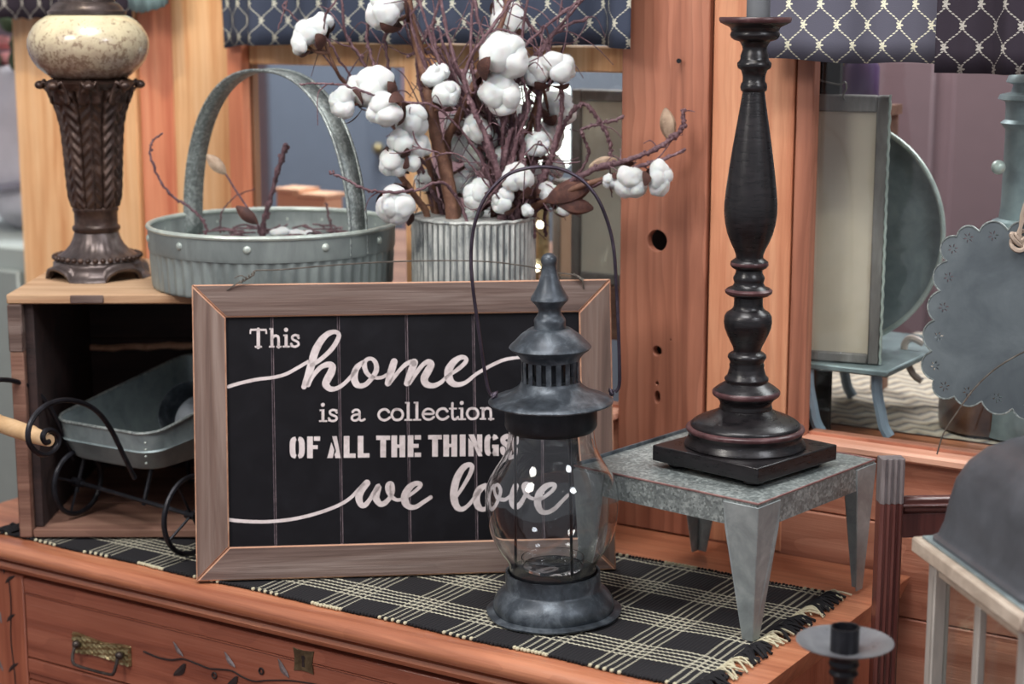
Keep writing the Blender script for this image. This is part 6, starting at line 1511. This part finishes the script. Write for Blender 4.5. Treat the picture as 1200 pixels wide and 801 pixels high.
fan = [[(600, 250, -.02), (594, 190, -.02), (586, 120, -.03), (570, 60, -.03), (548, -30, -.02)], [(604, 250, -.01), (600, 180, -.01), (606, 100, -.02), (640, 50, -.03), (700, -20, -.03)],
       [(596, 250, .0), (588, 170, -.01), (560, 110, -.03), (552, 60, -.03), (556, -30, -.02)], [(598, 250, -.03), (592, 200, -.03), (590, 150, -.03), (606, 80, -.04), (622, -30, -.04)],
       [(592, 250, .01), (584, 190, .01), (566, 130, .0), (534, 75, -.01), (510, -30, 0)], [(590, 250, -.03), (580, 190, -.05), (556, 130, -.06), (546, 80, -.06), (592, 10, -.06), (620, -30, -.05)],
       [(602, 250, .02), (606, 180, .02), (620, 110, .02), (650, 40, .02), (664, -30, .02)], [(608, 250, .0), (626, 190, -.02), (632, 120, -.03), (630, 80, -.03), (648, 40, -.03), (690, 20, -.03)],
       [(616, 250, -.02), (640, 200, -.03), (655, 150, -.03), (658, 100, -.03), (640, 52, -.03), (612, 20, -.03)], [(588, 252, .02), (572, 180, .03), (540, 120, .03), (515, 70, .02), (494, 60, .02), (478, 66, .02)],
       [(540, 252, .03), (520, 190, .03), (500, 130, .02), (488, 70, .01), (506, 30, .01), (520, -20, .01)], [(520, 252, .02), (495, 200, .02), (468, 130, .0), (440, 80, .0), (430, 40, 0), (440, -20, 0)],
       [(514, 252, .03), (485, 190, .03), (452, 120, .02), (424, 70, .01), (406, 40, .01), (398, -20, 0)], [(525, 252, .04), (500, 180, .04), (465, 110, .03), (452, 60, .03), (458, 0, .03)],
       [(606, 252, -.03), (600, 215, -.04), (604, 170, -.05), (618, 130, -.05), (612, 90, -.05)], [(598, 252, .03), (596, 160, .04), (580, 80, .04), (585, -20, .04)],
       [(610, 252, .03), (625, 170, .04), (645, 95, .04), (672, 30, .04), (690, -20, .04)], [(594, 252, -.02), (582, 205, -.02), (574, 150, -.03), (578, 100, -.04), (600, 70, -.04), (640, 30, -.04), (680, 0, -.04)]]
rf = random.Random(99)
for k in range(12):
    x0 = rf.uniform(585, 615); x1 = rf.choice([rf.uniform(470, 560), rf.uniform(560, 660)]); yt_ = rf.uniform(-20, 60); dd = rf.uniform(-.04, .04)
    fan.append([(x0, 252, dd), (x0+(x1-x0)*.15+rf.uniform(-8, 8), 205, dd), (x0+(x1-x0)*.4+rf.uniform(-10, 10), 145, dd), (x0+(x1-x0)*.75+rf.uniform(-10, 10), 85, dd), (x1, yt_, dd)])
for i, q in enumerate(fan): twig(LAB, q, .0044 if i < 9 else .0029, .0015, GR, knob=.6, shoots=9 if i < 12 else 6, seed=i, sh=.045)
G2 = 'thick woody twigs bunched at the right of the pot'; 
for i, q in enumerate([[(600, 252, -.03), (598, 215, -.035), (596, 185, -.035), (604, 150, -.03), (622, 118, -.02)], [(606, 252, -.035), (605, 215, -.04), (612, 180, -.04), (610, 150, -.03)],
                       [(594, 252, -.02), (588, 215, -.03), (592, 180, -.04), (600, 150, -.04)]]):
    twig('thick woody purple twig bunched at the right side of the pot mouth', q, .0052, .0032, G2, shoots=5, seed=40+i, knob=.25)
twig('long bumpy twig reaching right to its pale curled tip before the holed post', [(618, 250, -.01), (640, 235, -.03), (672, 212, -.05), (700, 197, -.06), (735, 188, -.06), (765, 176, -.06), (790, 160, -.06), (801, 145, -.06), (799, 128, -.06)], .0048, .0020, shoots=7, seed=61, knob=.6, sh=.03)
twig('straight twig below the long right hand one ending in a dark cut tip', [(625, 250, -.02), (660, 232, -.04), (700, 215, -.06), (745, 196, -.07), (778, 186, -.07), (804, 175, -.07)], .0036, .0018, shoots=3, seed=62)
twig('pink twig arching over to the right of the lamp shade', [(625, 250, .0), (645, 190, -.01), (660, 148, -.02), (672, 130, -.03), (686, 122, -.03), (700, 138, -.03), (710, 155, -.03), (716, 172, -.03), (714, 186, -.03)], .0030, .0020, shoots=3, seed=63)
twig('dark angular twig ending left of the holed post below the valance', [(640, 245, .0), (668, 215, -.01), (690, 182, -.02), (683, 160, -.03), (684, 150, -.03), (705, 145, -.03), (731, 137, -.03)], .0020, .0017, shoots=1, seed=64)
twig('twig sticking out left over the basket with a knobby tip', [(545, 252, -.05), (520, 215, -.07), (490, 222, -.09), (460, 225, -.10), (430, 222, -.11), (405, 210, -.11), (385, 201, -.11)], .0018, .0016, shoots=1, seed=65)
twig('thin twig crossing left over the basket handle high up', [(590, 252, -.04), (560, 180, -.06), (515, 128, -.08), (480, 120, -.09), (440, 112, -.10), (405, 100, -.10), (370, 98, -.10), (353, 99, -.10)], .0016, .0010, shoots=4, seed=66)
twig('thin wiry twig looping low across the pot mouth', [(600, 252, -.05), (570, 215, -.07), (540, 182, -.08), (516, 180, -.08), (480, 170, -.08)], .0013, .0008, shoots=3, seed=67)
twig('thin wiry twig rising right out of the pot across the bail', [(560, 252, -.05), (600, 200, -.08), (632, 168, -.08), (650, 190, -.08), (680, 190, -.08)], .0013, .0008, shoots=3, seed=68)
twig('fine dark twig in front of the valance at the top left', [(540, 252, .05), (490, 180, .04), (420, 100, .0), (392, 60, -.03), (378, 30, -.04), (400, -10, -.04)], .0018, .0011, shoots=6, seed=69)
twig('fine twig bending down in front of the valance left of the single boll', [(545, 252, .06), (470, 160, .05), (400, 90, .02), (345, 20, .0), (332, 10, .0), (336, 2, .0), (326, 34, .0)], .0013, .0010, shoots=2, seed=70)
husk('pale upright pod husk left of the black candlestick', 786, 166, YP-.055, 40, R(100))
husk('round tan husk on the long right hand twig', 690, 196, YP-.045, 34, R(15))
husk('long brown husk lying along the right hand cotton stem', 640, 236, YP-.05, 60, R(22), 'bract')
husk('brown husk against the white boll right of the pot', 652, 238, YP-.05, 44, R(-8), 'bract')
# ---- things stuck in the basket
BZ_ = CZ+.055
def bp(px, py, y): return at(px, py, y)
def btwig(label, pts, r0, r1, sh=2, seed=0, knob=.4):
    Wp = [at(x, y, yy) for x, y, yy in pts]; Wp = [Vector((Wp[0].x, Wp[0].y, BZ_))]+Wp
    return twig(label, Wp, r0, r1, shoots=sh, seed=seed, knob=knob, world=True)
btwig('short knobby stick standing upright in the galvanised basket', [(308, 266, 2.42), (316, 235, 2.41), (326, 200, 2.40), (335, 169, 2.39)], .0032, .0026, 0, 80, .7)
btwig('thin twig curving left out of the basket past the handle foot', [(240, 262, 2.40), (222, 243, 2.40), (200, 228, 2.40), (185, 207, 2.40), (176, 180, 2.40), (178, 166, 2.40), (190, 156, 2.40)], .0018, .0012, 0, 81)
btwig('small dark stub of twig at the back of the basket', [(388, 268, 2.47), (385, 252, 2.47), (382, 238, 2.47)], .0020, .0012, 0, 82)
btwig('hair thin twig arching between basket handle and window', [(258, 262, 2.46), (262, 244, 2.46), (280, 228, 2.46), (300, 221, 2.46)], .0010, .0007, 0, 83)
husk('pale seed pod on a long stalk above the basket', 265, 204, 2.40, -32, R(-46), 'pod', [(275, 221, 2.40), (285, 236, 2.40), (300, 258, 2.40), (304, 270, 2.41)])
husk('dark open husk just above the basket filling', 302, 262, 2.38, -32, R(-40), 'bract', [(308, 272, 2.385)])
gs = G(); rnd = random.Random(5)
for k in range(70):
    a = rnd.random()*2*PI; r = rB*.85*math.sqrt(rnd.random()); p = Vector((cb.x+r*math.cos(a), YB+r*math.sin(a), BZ_+.002)); b = rnd.random()*PI*2; L = rnd.uniform(.02, .06)
    q = [p, p+Vector((math.cos(b), math.sin(b), .25))*L*.5, p+Vector((math.cos(b+.5), math.sin(b+.5), .1))*L]
    q = [v if math.hypot(v.x-cb.x, v.y-YB) < rB*.93 else Vector((cb.x+(v.x-cb.x)*.8, YB+(v.y-YB)*.8, v.z)) for v in q]
    gs.tube(smoothpath(q, 4), .0014, 5)
o = single('twig_litter', 'tangle of purple brown twiglets filling the galvanised basket', 'twigs', gs, M_['twig'], (cb.x, YB, BZ_)); o['kind'] = 'stuff'
for i, (px, py, r) in enumerate([(330, 270, 11), (347, 272, 9), (362, 272, 8)]):
    P = at(px, py, 2.41); t = thing('cotton_tuft', ['largest of three cotton tufts lying in the basket', 'middle one of three cotton tufts in the basket', 'smallest cotton tuft in the basket, nearest the twig stub'][i], 'cotton', (P.x, P.y, BZ_))
    k = r*1.25e-3; inst('tuft', BOLL[i], t, Matrix.Translation((0, 0, k*.5)) @ Matrix.Diagonal((k, k, k*.55, 1)))
